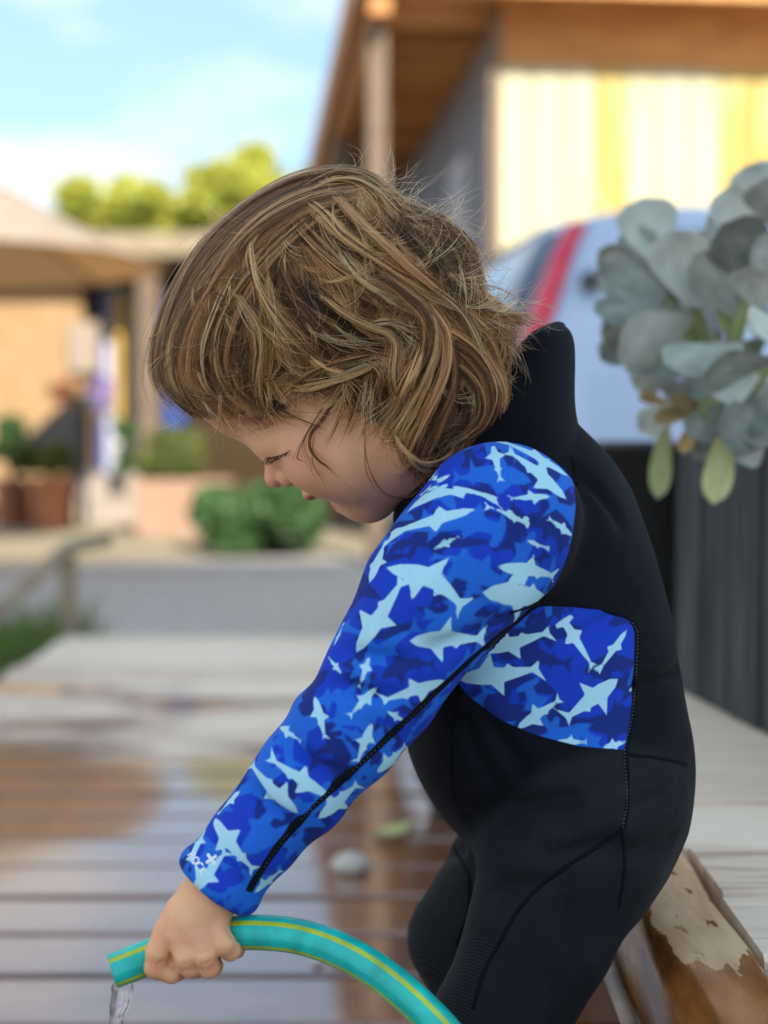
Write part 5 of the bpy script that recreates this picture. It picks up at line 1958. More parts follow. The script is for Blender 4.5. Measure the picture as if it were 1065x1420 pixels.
def ortho(V, D0):
    """flat side view of the garment, in photo pixels at the panel's own distance"""
    s = FPX / D0
    o = at(532.5, 710, D0)
    return 532.5 + (V[:, 0] - o.x) * s, 710 - (V[:, 2] - o.z) * s / CP


AXIS = spline([c[0] for c in [((715, 645, 0.95), 0)] + ARM], 160)


def unroll(V):
    """flat sleeve coordinates: along the arm and round it, drawn in the plane of the side view"""
    A3 = np.array([list(at(*a)) for a in AXIS])
    T3 = np.gradient(A3, axis=0)
    T3 /= np.linalg.norm(T3, axis=1)[:, None]
    best = np.full(len(V), 1e9)
    ix = np.zeros(len(V), int)
    for k in range(0, 160, 2):
        d = ((V - A3[k]) ** 2).sum(1)
        m = d < best
        best[m] = d[m]
        ix[m] = k
    r = V - A3[ix]
    t = T3[ix]
    al = (r * t).sum(1)
    r = r - al[:, None] * t
    face = np.array([0, -1.0, 0]) - t * (t @ np.array([0, -1.0, 0]))[:, None]
    face /= np.linalg.norm(face, axis=1)[:, None]
    side = np.cross(t, face)
    rho = np.linalg.norm(r, axis=1)
    phi = np.arctan2((r * side).sum(1), (r * face).sum(1))
    sc = FPX / 0.915
    ox, oy = ortho(A3[ix] + t * al[:, None], 0.915)
    w = phi * np.minimum(rho, 0.065) * sc
    return ox + side[:, 0] * w, oy - side[:, 2] * w, phi


def asin_map(poly):
    """a shape seen on the round sleeve -> the same shape on the flat cloth"""
    P = np.asarray(poly, float)
    ax = AXIS[:, :2]
    rad = np.interp(np.arange(160), np.linspace(16, 159, len(ARM)), [a[1] for a in ARM]) * FPX / 0.93
    k = ((P[:, None, :] - ax[None]) ** 2).sum(2).argmin(1)
    tg = np.gradient(ax, axis=0)[k]
    tg /= np.linalg.norm(tg, axis=1)[:, None]
    nr = np.stack([tg[:, 1], -tg[:, 0]], -1)
    off = ((P - ax[k]) * nr).sum(1)
    q = np.clip(off / rad[k], -0.97, 0.97)
    ext = (np.abs(off / rad[k]) - np.abs(q)) * 1.2
    new = (np.arcsin(q) + np.sign(off) * ext) * rad[k]
    return P + nr * (new - off)[:, None]


def build_suit():
    lo, hi = bounds([at(545, 640, 1.03), at(975, 1100, 1.03), at(600, 1850, 0.95), at(240, 1260, 0.9), at(600, 900, 0.87), at(600, 900, 1.19)], 0.012)
    V, Q = surface(suit_sdf, lo, hi, 0.0016)
    V = relax(V, Q, 3)
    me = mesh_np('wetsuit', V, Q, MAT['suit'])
    Pf = V.astype(f32)
    t, a, a2, n, f = suit_parts(Pf)
    X, Y = ortho(V, 0.925)
    near = V[:, 1] < 1.0
    sl = poly_sd(X, Y, SLEEVE_POLY, margin=60)
    low = (Y > 900) | (X < 560)
    pan_arm = np.where(low, np.clip(2000 * (np.minimum(np.minimum(t, n), f) - a) - 6, -40, 40), -40)
    pan = np.where(near, np.maximum(sl, pan_arm), -40)
    Xt, Yt = ortho(V, 0.945)
    side_p = np.where((V[:, 1] < 1.02) & (a > 0.002), poly_sd(Xt, Yt, PANEL_POLY, margin=60), -40)
    is_side = side_p > pan
    far_arm = np.where(a2 < 0.004, np.clip(2000 * (np.minimum(t, f) - a2) - 6, -40, 40), -40)
    pan = np.maximum(np.maximum(pan, side_p), np.where(V[:, 1] > 1.05, far_arm, -40))
    U, W, phi = unroll(V)
    U = np.where(is_side, Xt, U)
    W = np.where(is_side, Yt, W)
    farm = (V[:, 1] > 1.05)
    U[farm], W[farm] = Xt[farm] + 40, Yt[farm] - 30
    back = (np.abs(phi) > 1.62) & ~is_side | farm
    L = np.full(len(V), -60.0)
    for p in LIGHT_SLEEVE:
        L = np.maximum(L, np.where(is_side | back, -60, poly_sd(U, W, asin_map(p))))
    for p in LIGHT_PANEL:
        L = np.maximum(L, np.where(is_side, poly_sd(U, W, p), -60))
    for p in scatter(70, 150, 560, 1000, 1330, 45, 85, 5):
        L = np.maximum(L, np.where(back, poly_sd(U, W, p), -60))
    M = np.full(len(V), -60.0)
    for p in scatter(150, 180, 580, 920, 1290, 60, 130, 11):
        M = np.maximum(M, poly_sd(U, W, p))
    Dk = np.full(len(V), -60.0)
    for p in scatter(150, 180, 580, 920, 1290, 60, 140, 23):
        Dk = np.maximum(Dk, poly_sd(U, W, p))
    float_attr(me, 'panel', pan)
    float_attr(me, 'print_light', L)
    float_attr(me, 'print_mid', M)
    float_attr(me, 'print_dark', Dk)
    float_attr(me, 'leg_sky_sheen', np.clip(2000 * (t - np.minimum(n, f)), -40, 40))  # where the paler sky-lit leg tone is painted in
    # ribbed knee patches
    kn = poly_sd(X, Y, [(640, 1312), (690, 1318), (668, 1400), (640, 1500), (560, 1500), (590, 1400)], margin=60)
    kf = poly_sd(*ortho(V, 1.09), [(640, 1150), (655, 1195), (652, 1260), (612, 1350), (540, 1380), (530, 1250)], margin=60)
    float_attr(me, 'rib', np.where(V[:, 1] < 0.99, kn, np.where(a > 0.004, kf, -40)))
    return V, Q, me


def on_surface(bvh, px, py, lift=0.0, D0=0.7):
    """point on the suit seen at a pixel, lifted along the surface normal"""
    o = at(px, py, D0)
    d = (at(px, py, 1.2) - o).normalized()
    hit, nr, i, dist = bvh.ray_cast(o, d)
    if hit is None:
        return None, None
    if nr.dot(d) > 0:
        nr = -nr
    return hit + nr * lift, nr


def seam(name, bvh, px_pts, width, n=60, thick=0.0009, stitch=False):
    """flat-lock seam: a low ribbon lying on the cloth"""
    S = spline(px_pts, n)
    pts, nrs = [], []
    for p in S:
        h, nr = on_surface(bvh, p[0], p[1])
        if h is None or (pts and (h - pts[-1]).length > 0.03):
            continue
        pts.append(h)
        nrs.append(nr)
    for _ in range(3):
        nrs = [(nrs[max(i - 1, 0)] + nrs[i] * 2 + nrs[min(i + 1, len(nrs) - 1)]).normalized() for i in range(len(nrs))]
        pts = [(pts[max(i - 1, 0)] + pts[i] * 2 + pts[min(i + 1, len(pts) - 1)]) / 4 if 0 < i < len(pts) - 1 else pts[i] for i in range(len(pts))]
    prof = [(-1, -0.8), (-0.75, 0.5), (-0.25, 1.0), (0.25, 1.0), (0.75, 0.5), (1, -0.8)]
    Vv, Ff = [], []
    m = len(prof)
    for i, p in enumerate(pts):
        t = (pts[min(i + 1, len(pts) - 1)] - pts[max(i - 1, 0)]).normalized()
        b = t.cross(nrs[i]).normalized()
        for (u, h) in prof:
            Vv.append(p + b * (u * width / 2) + nrs[i] * (h * thick))
    for i in range(len(pts) - 1):
        for k in range(m - 1):
            Ff.append((i * m + k, i * m + k + 1, (i + 1) * m + k + 1, (i + 1) * m + k))
    return mesh_from(name, Vv, Ff, MAT['seam'], True), pts, nrs


def stitches(name, pts, nrs, off, step, r, mat):
    """row of little thread loops beside a seam, joined into one part"""
    bm = bmesh.new()
    acc = 0.0
    for i in range(1, len(pts)):
        seg = pts[i] - pts[i - 1]
        L = seg.length
        t = seg.normalized()
        while acc < L:
            p = pts[i - 1] + t * acc
            b = t.cross(nrs[i]).normalized()
            c = p + b * off + nrs[i] * 0.0007
            bmesh.ops.create_icosphere(bm, subdivisions=1, radius=r, matrix=Matrix.Translation(c))
            acc += step
        acc -= L
    me = bpy.data.meshes.new(name)
    bm.to_mesh(me)
    bm.free()
    me.materials.append(mat)
    return me


def build_collar():
    """tall neck band standing away from the nape, open at the top, with wall thickness"""
    low = [(822, 650, 1.03), (790, 650, 0.975), (735, 645, 0.950), (640, 660, 0.970), (572, 715, 0.99), (548, 742, 1.03), (572, 715, 1.07), (640, 660, 1.098), (735, 625, 1.12), (790, 650, 1.085)]
    mid = [(799, 572, 1.03), (780, 565, 0.975), (720, 562, 0.950), (640, 610, 0.968), (578, 670, 0.995), (545, 716, 1.03), (578, 670, 1.065), (640, 610, 1.092), (720, 562, 1.11), (780, 565, 1.085)]
    hi = [(797, 480, 1.03), (786, 468, 0.990), (735, 480, 0.965), (650, 570, 0.978), (590, 640, 1.0), (552, 690, 1.03), (590, 640, 1.06), (650, 570, 1.082), (735, 480, 1.095), (786, 468, 1.07)]
    top = [(783, 449, 1.03), (768, 447, 1.0), (728, 470, 0.972), (652, 560, 0.982), (594, 632, 1.003), (556, 684, 1.03), (594, 632, 1.057), (652, 560, 1.078), (728, 470, 1.088), (768, 447, 1.06)]
    n = 72
    rings = [spline([list(at(*p)) for p in ring], n, closed=True) for ring in (low, mid, hi, top)]
    prof = spline(np.stack(rings).reshape(4, -1), 22).reshape(22, n, 3)
    cen = prof.mean(1, keepdims=True)
    rad = prof - cen
    inner = prof - rad / np.linalg.norm(rad, axis=2, keepdims=True) * 0.0032
    allr = np.concatenate([prof, inner[::-1]])
    V = allr.reshape(-1, 3)
    m = len(allr)
    Q = [(i * n + k, i * n + (k + 1) % n, (i + 1) * n + (k + 1) % n, (i + 1) * n + k) for i in range(m - 1) for k in range(n)]
    return mesh_np('collar', V, np.array(Q), MAT['black_cloth'])


body = build_body()
_bm = bmesh.new()
_bm.from_mesh(body.data)
BODY_BVH = BVHTree.FromBMesh(_bm)
_bm.free()


def LASH_D(px, py):
    o = at(px, py, 0.7)
    hit = BODY_BVH.ray_cast(o, (at(px, py, 1.2) - o).normalized())[0]
    return hit.y if hit is not None else 1.02


SV, SQ, suit_me = build_suit()
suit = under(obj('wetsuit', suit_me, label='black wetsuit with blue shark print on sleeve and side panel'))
SUIT_BVH = BVHTree.FromPolygons([tuple(v) for v in SV.tolist()], SQ.tolist())


def suit_part(name, me, **kw):
    o = obj(name, me, **kw)
    o.parent = suit
    return o


suit_part('collar', build_collar(), label='tall black neck band')
SEAMS = [
    ([(704, 602), (745, 610), (778, 624), (797, 641), (799, 700), (788, 762), (772, 814)], 0.0050, True),
    ([(760, 826), (743, 840), (692, 880), (645, 922), (602, 962), (560, 1002), (500, 1058), (440, 1113), (400, 1155), (370, 1195), (345, 1236)], 0.0060, True),
    ([(706, 850), (750, 837), (800, 839), (850, 848), (879, 863), (886, 882), (883, 950), (878, 1000), (869, 1041), (872, 1100), (866, 1150)], 0.0040, True),
    ([(633, 950), (652, 973), (690, 999), (740, 1019), (800, 1034), (866, 1042)], 0.0030, True),
    ([(870, 1046), (920, 1052), (952, 1060)], 0.0030, False),
    ([(640, 960), (628, 1020), (624, 1070), (632, 1110)], 0.0026, False),
    ([(862, 1150), (820, 1180), (760, 1220), (720, 1260), (694, 1305), (672, 1345), (655, 1400)], 0.0034, False),
    ([(862, 1145), (866, 1200), (858, 1260)], 0.0028, False),
    ([(634, 1305), (662, 1299), (690, 1297)], 0.0028, False),
    ([(634, 1310), (650, 1330), (668, 1352)], 0.0028, False),
    ([(622, 1145), (632, 1180), (650, 1215), (648, 1262), (632, 1310)], 0.0028, False),
]
for pts_, w_, st in SEAMS:
    me_, sp_, sn_ = seam('seam', SUIT_BVH, pts_, w_)
    so = suit_part('seam', me_)
# white thread loops showing along the side panel
me_, sp_, sn_ = seam('tmp', SUIT_BVH, SEAMS[3][0], 0.003)
suit_part('stitching', stitches('stitching', sp_, sn_, -0.0012, 0.0022, 0.00055, MAT['stitch_grey']), kind='stuff')
me_, sp_, sn_ = seam('tmp', SUIT_BVH, SEAMS[2][0][4:], 0.003)
suit_part('stitching', stitches('stitching', sp_, sn_, 0.0018, 0.0024, 0.0005, MAT['stitch_grey']), kind='stuff')
me_, sp_, sn_ = seam('tmp', SUIT_BVH, SEAMS[1][0][4:], 0.003)
suit_part('stitching', stitches('stitching', sp_, sn_, 0.0, 0.0030, 0.00045, MAT['stitch_grey']), kind='stuff')


def logo():
    """white plus sign and the word ROCK printed on the cuff, as thin raised strokes"""
    bm_v, bm_f = [], []
    c = np.array([273.0, 1196.0])
    u = np.array([0.58, 0.815])          # reading direction, round the cuff
    v = np.array([0.815, -0.58])         # up, along the sleeve
    def arc(cx, cy, rx, ry, a0, a1, n=14):
        return [(cx + rx * math.cos(R(a0 + (a1 - a0) * i / n)), cy + ry * math.sin(R(a0 + (a1 - a0) * i / n))) for i in range(n + 1)]
    strokes = [
        [(-15, -5), (-15, 5)], [(-15, 5), (-11.5, 5), (-9.8, 3.6), (-9.8, 1.6), (-11.5, 0.2), (-15, 0.2)], [(-12.2, 0.2), (-9.4, -5)],
        arc(-3.2, 0, 4.0, 5, 0, 360, 22), arc(6.0, 0, 4.0, 5, 50, 310, 16),
        [(12.0, -5), (12.0, 5)], [(17.0, 5), (12.2, 0.2), (17.4, -5)],
    ]
    plus = [[(-1, 19), (17, 19)], [(8, 10), (8, 28)]]
    V_, F_ = [], []
    for grp, wd in ((strokes, 0.00050), (plus, 0.00095)):
        for st in grp:
            P2 = np.array(st, float)
            d = np.linalg.norm(np.diff(P2, axis=0), axis=1)
            m = max(int(d.sum() / 0.8), 3)
            tt = np.linspace(0, d.sum(), m)
            cs = np.concatenate([[0], np.cumsum(d)])
            P2 = np.stack([np.interp(tt, cs, P2[:, 0]), np.interp(tt, cs, P2[:, 1])], -1)
            pts, nrs = [], []
            for (a, b) in P2:
                q = c + u * a + v * b
                h, nr = on_surface(SUIT_BVH, q[0], q[1], 0.0003)
                if h is None or (pts and (h - pts[-1]).length > 0.004):
                    continue
                pts.append(h)
                nrs.append(nr)
            if len(pts) < 2:
                continue
            k0 = len(V_)
            for i, p in enumerate(pts):
                t = (pts[min(i + 1, len(pts) - 1)] - pts[max(i - 1, 0)]).normalized()
                b = t.cross(nrs[i]).normalized()
                V_ += [p - b * wd, p + b * wd, p + b * wd - nrs[i] * 0.0006, p - b * wd - nrs[i] * 0.0006]
            for i in range(len(pts) - 1):
                for j in range(4):
                    F_.append((k0 + i * 4 + j, k0 + i * 4 + (j + 1) % 4, k0 + i * 4 + 4 + (j + 1) % 4, k0 + i * 4 + 4 + j))
    return mesh_from('cuff_lettering', V_, F_, MAT['logo'])


suit_part('cuff_lettering', logo(), label='white plus sign and the word ROCK', kind='stuff')
# ------------------------------------------------------------------ hair
def hair_shell(P):
    d = cranium(P, 0.007)
    d = smin(d, sph(P, at(600, 560, 0.995), 0.043), 0.03)
    d = smin(d, sph(P, at(640, 500, 1.01), 0.047), 0.03)
    d = smin(d, sph(P, at(575, 350, 1.02), 0.045), 0.03)
    d = smin(d, sph(P, at(600, 430, 1.01), 0.055), 0.03)
    d = smin(d, sph(P, at(300, 500, 1.015), 0.042), 0.02)
    d = smin(d, ell(P, at(458, 592, HM), HAX, (0.044, 0.058, 0.058)), 0.024)
    d = smin(d, sph(P, at(700, 478, 0.990), 0.034), 0.02)
    d = smin(d, sph(P, at(690, 540, 0.985), 0.026), 0.02)
    return np.minimum(d, head_sdf(P) - 0.0022)


GX0, GY0, GST = 190, 200, 5
gw, gh = 124, 108
gxs = GX0 + np.arange(gw) * GST
gys = GY0 + np.arange(gh) * GST
dep = np.full((gh, gw), np.nan)
PXY = np.stack(np.meshgrid(gxs, gys), -1).reshape(-1, 2)
rays0 = np.array([list(at(x, y, 1.0)) for x, y in PXY]) - np.array([0, 0, CAM_Z])
for D_ in np.arange(1.06, 0.90, -0.0025):
    q = (rays0 * D_ + np.array([0, 0, CAM_Z])).astype(f32)
    ins_ = (hair_shell(q) < 0).reshape(gh, gw)
    dep[ins_] = D_
for _ in range(60):                                       # extend past the outline
    nanm = np.isnan(dep)
    if not nanm.any():
        break
    pad = np.pad(dep, 1, constant_values=np.nan)
    st_ = np.stack([pad[1 + a:gh + 1 + a, 1 + b:gw + 1 + b] for a in (-1, 0, 1) for b in (-1, 0, 1)])
    cnt_ = (~np.isnan(st_)).sum(0)
    mean_ = np.nansum(st_, 0) / np.maximum(cnt_, 1)
    fill = nanm & (cnt_ > 0)
    dep[fill] = np.minimum(mean_[fill] + 0.002, HM)
for _ in range(2):
    pad = np.pad(dep, 1, mode='edge')
    dep = sum(pad[1 + a:gh + 1 + a, 1 + b:gw + 1 + b] for a in (-1, 0, 1) for b in (-1, 0, 1)) / 9


def depth_at(x, y):
    u = np.clip((x - GX0) / GST, 0, gw - 1.001)
    v = np.clip((y - GY0) / GST, 0, gh - 1.001)
    i, j = u.astype(int), v.astype(int)
    a, b = u - i, v - j
    return dep[j, i] * (1 - a) * (1 - b) + dep[j, i + 1] * a * (1 - b) + dep[j + 1, i] * (1 - a) * b + dep[j + 1, i + 1] * a * b


def at_np(x, y, D):
    rx = (x - 532.5) / FPX
    ry = (710.0 - y) / FPX
    dy = CP + ry * SP
    dz = -SP + ry * CP
    s = D / dy
    return np.stack([rx * s, D + 0 * s, CAM_Z + dz * s], -1)


DARK, BROWN, MID, BLOND, PALE = (0.062, 0.026, 0.011), (0.285, 0.122, 0.043), (0.55, 0.265, 0.097), (0.84, 0.490, 0.185), (0.88, 0.62, 0.31)
# locks traced along their lie: (points, width px, strands, colour, lift m, tip narrowing)
GUIDES = [
    ([(512, 248), (440, 250), (370, 278), (300, 333), (250, 408), (224, 488), (229, 534), (262, 568)], 15, 420, BROWN, 0.004, 0.7),
    ([(505, 256), (430, 268), (352, 312), (290, 385), (250, 465), (245, 528), (282, 570)], 20, 480, MID, 0.004, 0.7),
    ([(495, 268), (420, 290), (350, 345), (297, 425), (275, 500), (288, 545), (326, 571)], 20, 480, BROWN, 0.004, 0.7),
    ([(490, 280), (430, 310), (372, 365), (328, 435), (312, 500), (328, 545), (362, 570)], 20, 420, MID, 0.003, 0.6),
    ([(440, 290), (385, 340), (330, 400), (300, 460), (300, 515), (322, 550), (352, 570)], 12, 150, BLOND, 0.005, 0.5),
    ([(345, 325), (347, 350), (353, 382), (366, 410), (380, 435), (403, 469), (428, 498)], 8, 190, BLOND, 0.009, 0.8),
    ([(313, 395), (338, 420), (356, 450), (362, 483), (358, 526), (363, 562), (372, 572)], 8, 170, BLOND, 0.009, 0.35),
    ([(420, 272), (448, 295), (476, 326), (510, 350), (545, 372), (580, 395), (609, 412)], 11, 230, BLOND, 0.008, 0.6),
    ([(398, 298), (420, 326), (448, 354), (482, 379), (520, 400), (560, 420), (600, 436)], 12, 220, MID, 0.006, 0.7),
    ([(455, 262), (492, 300), (535, 340), (575, 375), (610, 405), (640, 432)], 10, 200, MID, 0.009, 0.6),
    ([(590, 394), (618, 412), (642, 434), (662, 469), (675, 509), (690, 548), (697, 562)], 5, 110, PALE, 0.013, 0.4),
    ([(440, 405), (474, 433), (511, 453), (538, 463), (549, 482), (546, 517), (552, 551), (562, 572)], 6, 130, BLOND, 0.014, 0.5),
    ([(380, 350), (400, 400), (430, 440), (460, 470), (490, 490), (520, 500)], 16, 240, BROWN, 0.003, 0.7),
    ([(410, 380), (440, 420), (480, 450), (515, 472), (540, 490)], 16, 220, DARK, 0.002, 0.7),
    ([(470, 380), (510, 410), (550, 430), (585, 450), (600, 480)], 16, 240, BROWN, 0.006, 0.7),
    ([(520, 380), (560, 410), (590, 440), (592, 480), (575, 520), (552, 560), (540, 592)], 15, 300, MID, 0.014, 0.5),
    ([(560, 410), (598, 440), (606, 480), (592, 525), (570, 565), (548, 600), (543, 620)], 14, 320, BLOND, 0.014, 0.5),
    ([(590, 420), (618, 460), (616, 510), (596, 560), (574, 610), (560, 648)], 14, 300, MID, 0.013, 0.5),
    ([(600, 430), (628, 480), (630, 540), (608, 590), (585, 635), (572, 660)], 14, 280, BROWN, 0.010, 0.5),
    ([(600, 450), (640, 470), (672, 500), (692, 545), (680, 590), (650, 612), (620, 622)], 13, 260, MID, 0.010, 0.5),
    ([(605, 470), (645, 490), (672, 522), (682, 562), (665, 598), (632, 616), (605, 628)], 13, 260, BROWN, 0.010, 0.5),
    ([(610, 500), (642, 512), (664, 540), (668, 574), (648, 604), (618, 626), (598, 644)], 12, 220, MID, 0.010, 0.5),
    ([(612, 530), (636, 545), (648, 575), (632, 605), (606, 632), (585, 652)], 12, 200, DARK, 0.008, 0.5),
    ([(543, 592), (552, 612), (567, 630), (590, 643), (619, 635), (632, 622), (640, 607)], 3, 36, BLOND, 0.016, 0.5),
    ([(560, 620), (575, 645), (592, 655), (610, 650)], 4, 36, BLOND, 0.014, 0.5),
    ([(508, 600), (507, 625), (512, 648), (522, 670), (538, 687), (564, 690), (582, 678), (594, 662)], 1.0, 14, BROWN, 0.012, 0.8),
    ([(478, 530), (462, 560), (445, 585), (431, 602), (430, 622), (441, 637), (455, 648), (466, 657)], 2.6, 42, DARK, 0.006, 0.25),
    ([(450, 560), (432, 590), (420, 612), (413, 630), (414, 637), (428, 642)], 1.2, 14, DARK, 0.006, 0.6),
    ([(437, 600), (433, 630), (437, 650), (449, 667)], 0.8, 8, BROWN, 0.006, 0.6),
    ([(364, 554), (371, 566), (384, 575), (406, 580), (420, 576)], 2.5, 34, BROWN, 0.006, 0.4),
    ([(368, 556), (385, 566), (406, 577), (432, 588), (453, 597)], 1.2, 18, DARK, 0.006, 0.5),
    ([(510, 540), (508, 575), (506, 611), (508, 651), (517, 672), (529, 690)], 1.0, 16, BROWN, 0.008, 0.7),
    ([(470, 662), (486, 675), (493, 688), (491, 700), (486, 711)], 0.8, 8, BLOND, 0.003, 0.8),
    ([(530, 500), (500, 508), (470, 520), (440, 535), (405, 552)], 6, 90, PALE, 0.012, 1.6),
    ([(525, 505), (495, 520), (462, 530), (425, 540), (398, 538)], 6, 80, BLOND, 0.012, 1.8),
    ([(515, 492), (480, 500), (445, 512), (415, 530), (400, 545)], 6, 60, MID, 0.010, 1.6),
    ([(430, 495), (455, 512), (480, 520), (505, 522)], 7, 70, BLOND, 0.011, 1.2),
    ([(490, 520), (478, 550), (466, 580), (455, 605), (450, 618)], 4, 22, MID, 0.006, 0.9),
    ([(505, 520), (497, 555), (487, 585), (476, 612)], 5, 24, BROWN, 0.006, 0.9),
    ([(520, 525), (516, 560), (508, 590), (500, 612)], 5, 22, MID, 0.006, 1.0),
    ([(540, 530), (536, 560), (530, 590), (520, 612)], 5, 24, BROWN, 0.006, 1.0),
    ([(420, 258), (445, 244), (471, 237), (505, 243), (532, 262), (555, 284), (569, 302)], 7, 260, MID, 0.008, 0.7),
    ([(430, 262), (460, 248), (492, 248), (520, 262), (545, 288), (560, 300)], 6, 150, BLOND, 0.010, 0.7),
    ([(560, 288), (590, 296), (612, 306), (643, 332), (660, 362), (667, 398)], 7, 190, BROWN, 0.004, 0.6),
    ([(600, 300), (628, 314), (650, 338), (664, 372), (674, 400)], 5, 80, MID, 0.004, 0.9),
    ([(605, 322), (630, 340), (645, 358), (654, 382), (659, 404)], 4, 80, DARK, 0.004, 0.5),
    ([(500, 290), (530, 325), (562, 360), (598, 395), (628, 425)], 20, 360, BROWN, 0.003, 0.8),
    ([(545, 300), (575, 335), (605, 370), (630, 402), (648, 432)], 18, 360, DARK, 0.003, 0.8),
    ([(590, 310), (612, 345), (632, 385), (645, 420), (655, 450)], 14, 260, BROWN, 0.003, 0.8),
    ([(635, 405), (660, 422), (690, 436), (722, 438), (746, 444)], 7, 150, MID, 0.004, 1.0),
    ([(640, 420), (668, 440), (692, 462), (702, 490), (700, 520)], 8, 190, BROWN, 0.006, 0.8),
    ([(650, 430), (680, 446), (704, 462), (716, 488)], 6, 90, BROWN, 0.004, 0.9),
    ([(655, 450), (676, 464), (690, 490), (700, 530), (702, 560)], 7, 130, MID, 0.006, 0.8),
    ([(640, 440), (668, 452), (685, 440), (698, 428), (712, 420)], 2, 24, BLOND, 0.006, 1.5),
    ([(640, 398), (672, 396), (700, 404), (722, 420), (735, 438)], 1.6, 12, MID, 0.004, 1.5),
    ([(588, 478), (576, 508), (561, 540), (548, 578)], 12, 170, BLOND, 0.020, 0.6),
    ([(500, 500), (520, 508), (529, 524), (526, 548), (518, 575)], 5, 40, MID, 0.016, 0.9),
    ([(600, 600), (612, 630), (600, 655), (578, 668)], 5, 50, BROWN, 0.012, 0.8),
    ([(650, 590), (640, 622), (615, 645), (590, 655)], 6, 60, MID, 0.010, 0.8),
    ([(470, 350), (500, 385), (540, 412), (570, 430), (600, 450)], 9, 120, PALE, 0.008, 0.8),
    ([(512, 452), (540, 448), (565, 456), (585, 470), (596, 490)], 7, 110, PALE, 0.012, 0.8),
    ([(330, 360), (300, 420), (280, 480), (285, 530), (310, 565)], 8, 110, PALE, 0.006, 0.7),
    ([(250, 430), (236, 480), (240, 525), (262, 562)], 8, 110, BLOND, 0.006, 0.8),
]
HAIR_POLY = [(512, 246), (440, 249), (370, 278), (300, 333), (250, 408), (222, 490), (228, 540), (264, 570), (305, 577), (345, 572), (375, 566), (398, 552), (412, 538), (450, 542), (485, 556), (520, 572), (545, 596), (560, 640), (590, 640), (650, 610), (695, 565), (700, 500), (715, 450), (665, 400), (655, 360), (630, 320), (580, 292), (545, 262)]

gs = [spline(g[0], 24) for g in GUIDES]
FP = np.concatenate([g for g in gs])
FT = np.concatenate([np.gradient(g, axis=0) for g in gs])
FT /= np.linalg.norm(FT, axis=1)[:, None] + 1e-9
SEGN = 20
strands, colors, radii_ = [], [], []


def keep_hue(c):
    c = np.maximum(c, 0.003)
    return c / np.maximum(1.0, c.max(1, keepdims=True) / 0.88)


def shade(col, n, var=0.22):
    k = np.exp(rng.normal(0, var, (n, 1)))
    c = np.array(col)[None] * k
    hue = rng.normal(0, 0.06, (n, 1))
    return keep_hue(c * np.concatenate([1 + hue, np.ones((n, 1)), 1 - hue], 1))


def add(x, y, D, col, r):
    P = at_np(x, y, D)
    strands.append(P)
    colors.append(col)
    radii_.append(np.full(len(P), r) if np.isscalar(r) else r)


# undercoat: strands combed along the locks, led by a direction grid
d2 = ((PXY[:, None, :] - FP[None]) ** 2).sum(2)
w_ = np.exp(-d2 / (2 * 15.0 ** 2)) + 1e-12
fld = w_ @ FT
fld = (fld / (np.linalg.norm(fld, axis=1)[:, None] + 1e-9)).reshape(gh, gw, 2)
psd = poly_sd(PXY[:, 0].astype(float), PXY[:, 1].astype(float), HAIR_POLY, margin=900).reshape(gh, gw)


def grid_at(G, x, y):
    u = np.clip((x - GX0) / GST, 0, gw - 1.001)
    v = np.clip((y - GY0) / GST, 0, gh - 1.001)
    i, j = u.astype(int), v.astype(int)
    a, b = u - i, v - j
    if G.ndim == 3:
        a, b = a[..., None], b[..., None]
    return G[j, i] * (1 - a) * (1 - b) + G[j, i + 1] * a * (1 - b) + G[j + 1, i] * (1 - a) * b + G[j + 1, i + 1] * a * b


nb_ = 1500
cand = np.stack([rng.uniform(200, 720, nb_ * 3), rng.uniform(235, 660, nb_ * 3)], -1)
cand = cand[grid_at(psd, cand[:, 0], cand[:, 1]) > 2][:nb_]
KC = 9                                     # hairs to a tuft
pos = np.repeat(cand, KC, 0)
lead = np.repeat(np.arange(len(cand)), KC)
spr = rng.normal(0, 2.6, pos.shape)
pos = pos + spr
trail = [pos.copy()]
Lh = np.repeat(rng.uniform(4.0, 8.5, len(cand)), KC) * rng.uniform(0.75, 1.15, len(pos))
wig = np.repeat(rng.normal(0, 0.24, (len(cand), 2)), KC, 0) + rng.normal(0, 0.05, pos.shape)
for k in range(SEGN - 1):
    step = grid_at(fld, pos[:, 0], pos[:, 1])
    step = step + wig * math.sin(k * 0.5 + 0.5) - spr * 0.009
    nxt = pos + step * Lh[:, None]
    out_ = grid_at(psd, nxt[:, 0], nxt[:, 1]) < -5
    Lh = np.where(out_, Lh * 0.25, Lh)
    pos = np.where(out_[:, None], pos + step * 0.6, nxt)
    trail.append(pos.copy())
T_ = np.stack(trail, 1)
ear_ = (((T_[..., 0] - 532) / 30) ** 2 + ((T_[..., 1] - 492) / 12) ** 2 < 1).any(1)       # leave the top of the ear showing
lay = np.repeat(rng.uniform(-0.001, 0.008, len(cand)), KC)[:, None] + rng.normal(0, 0.0006, (len(T_), 1))
D_ = depth_at(T_[..., 0], T_[..., 1]) - lay * np.linspace(0.2, 1, SEGN)[None]
patch = np.sin(T_[:, 10, 0] * 0.05 + 2 * np.sin(T_[:, 10, 1] * 0.03)) * 0.5 + 0.5
colb = np.array(DARK)[None] * (1 - patch[:, None]) + np.array(MID)[None] * patch[:, None]
colb = keep_hue(colb * np.exp(np.repeat(rng.normal(0, 0.38, len(cand)), KC)[:, None] + rng.normal(0, 0.22, (len(colb), 1))))
add(T_[~ear_][..., 0], T_[~ear_][..., 1], D_[~ear_], colb[~ear_], 0.00013)

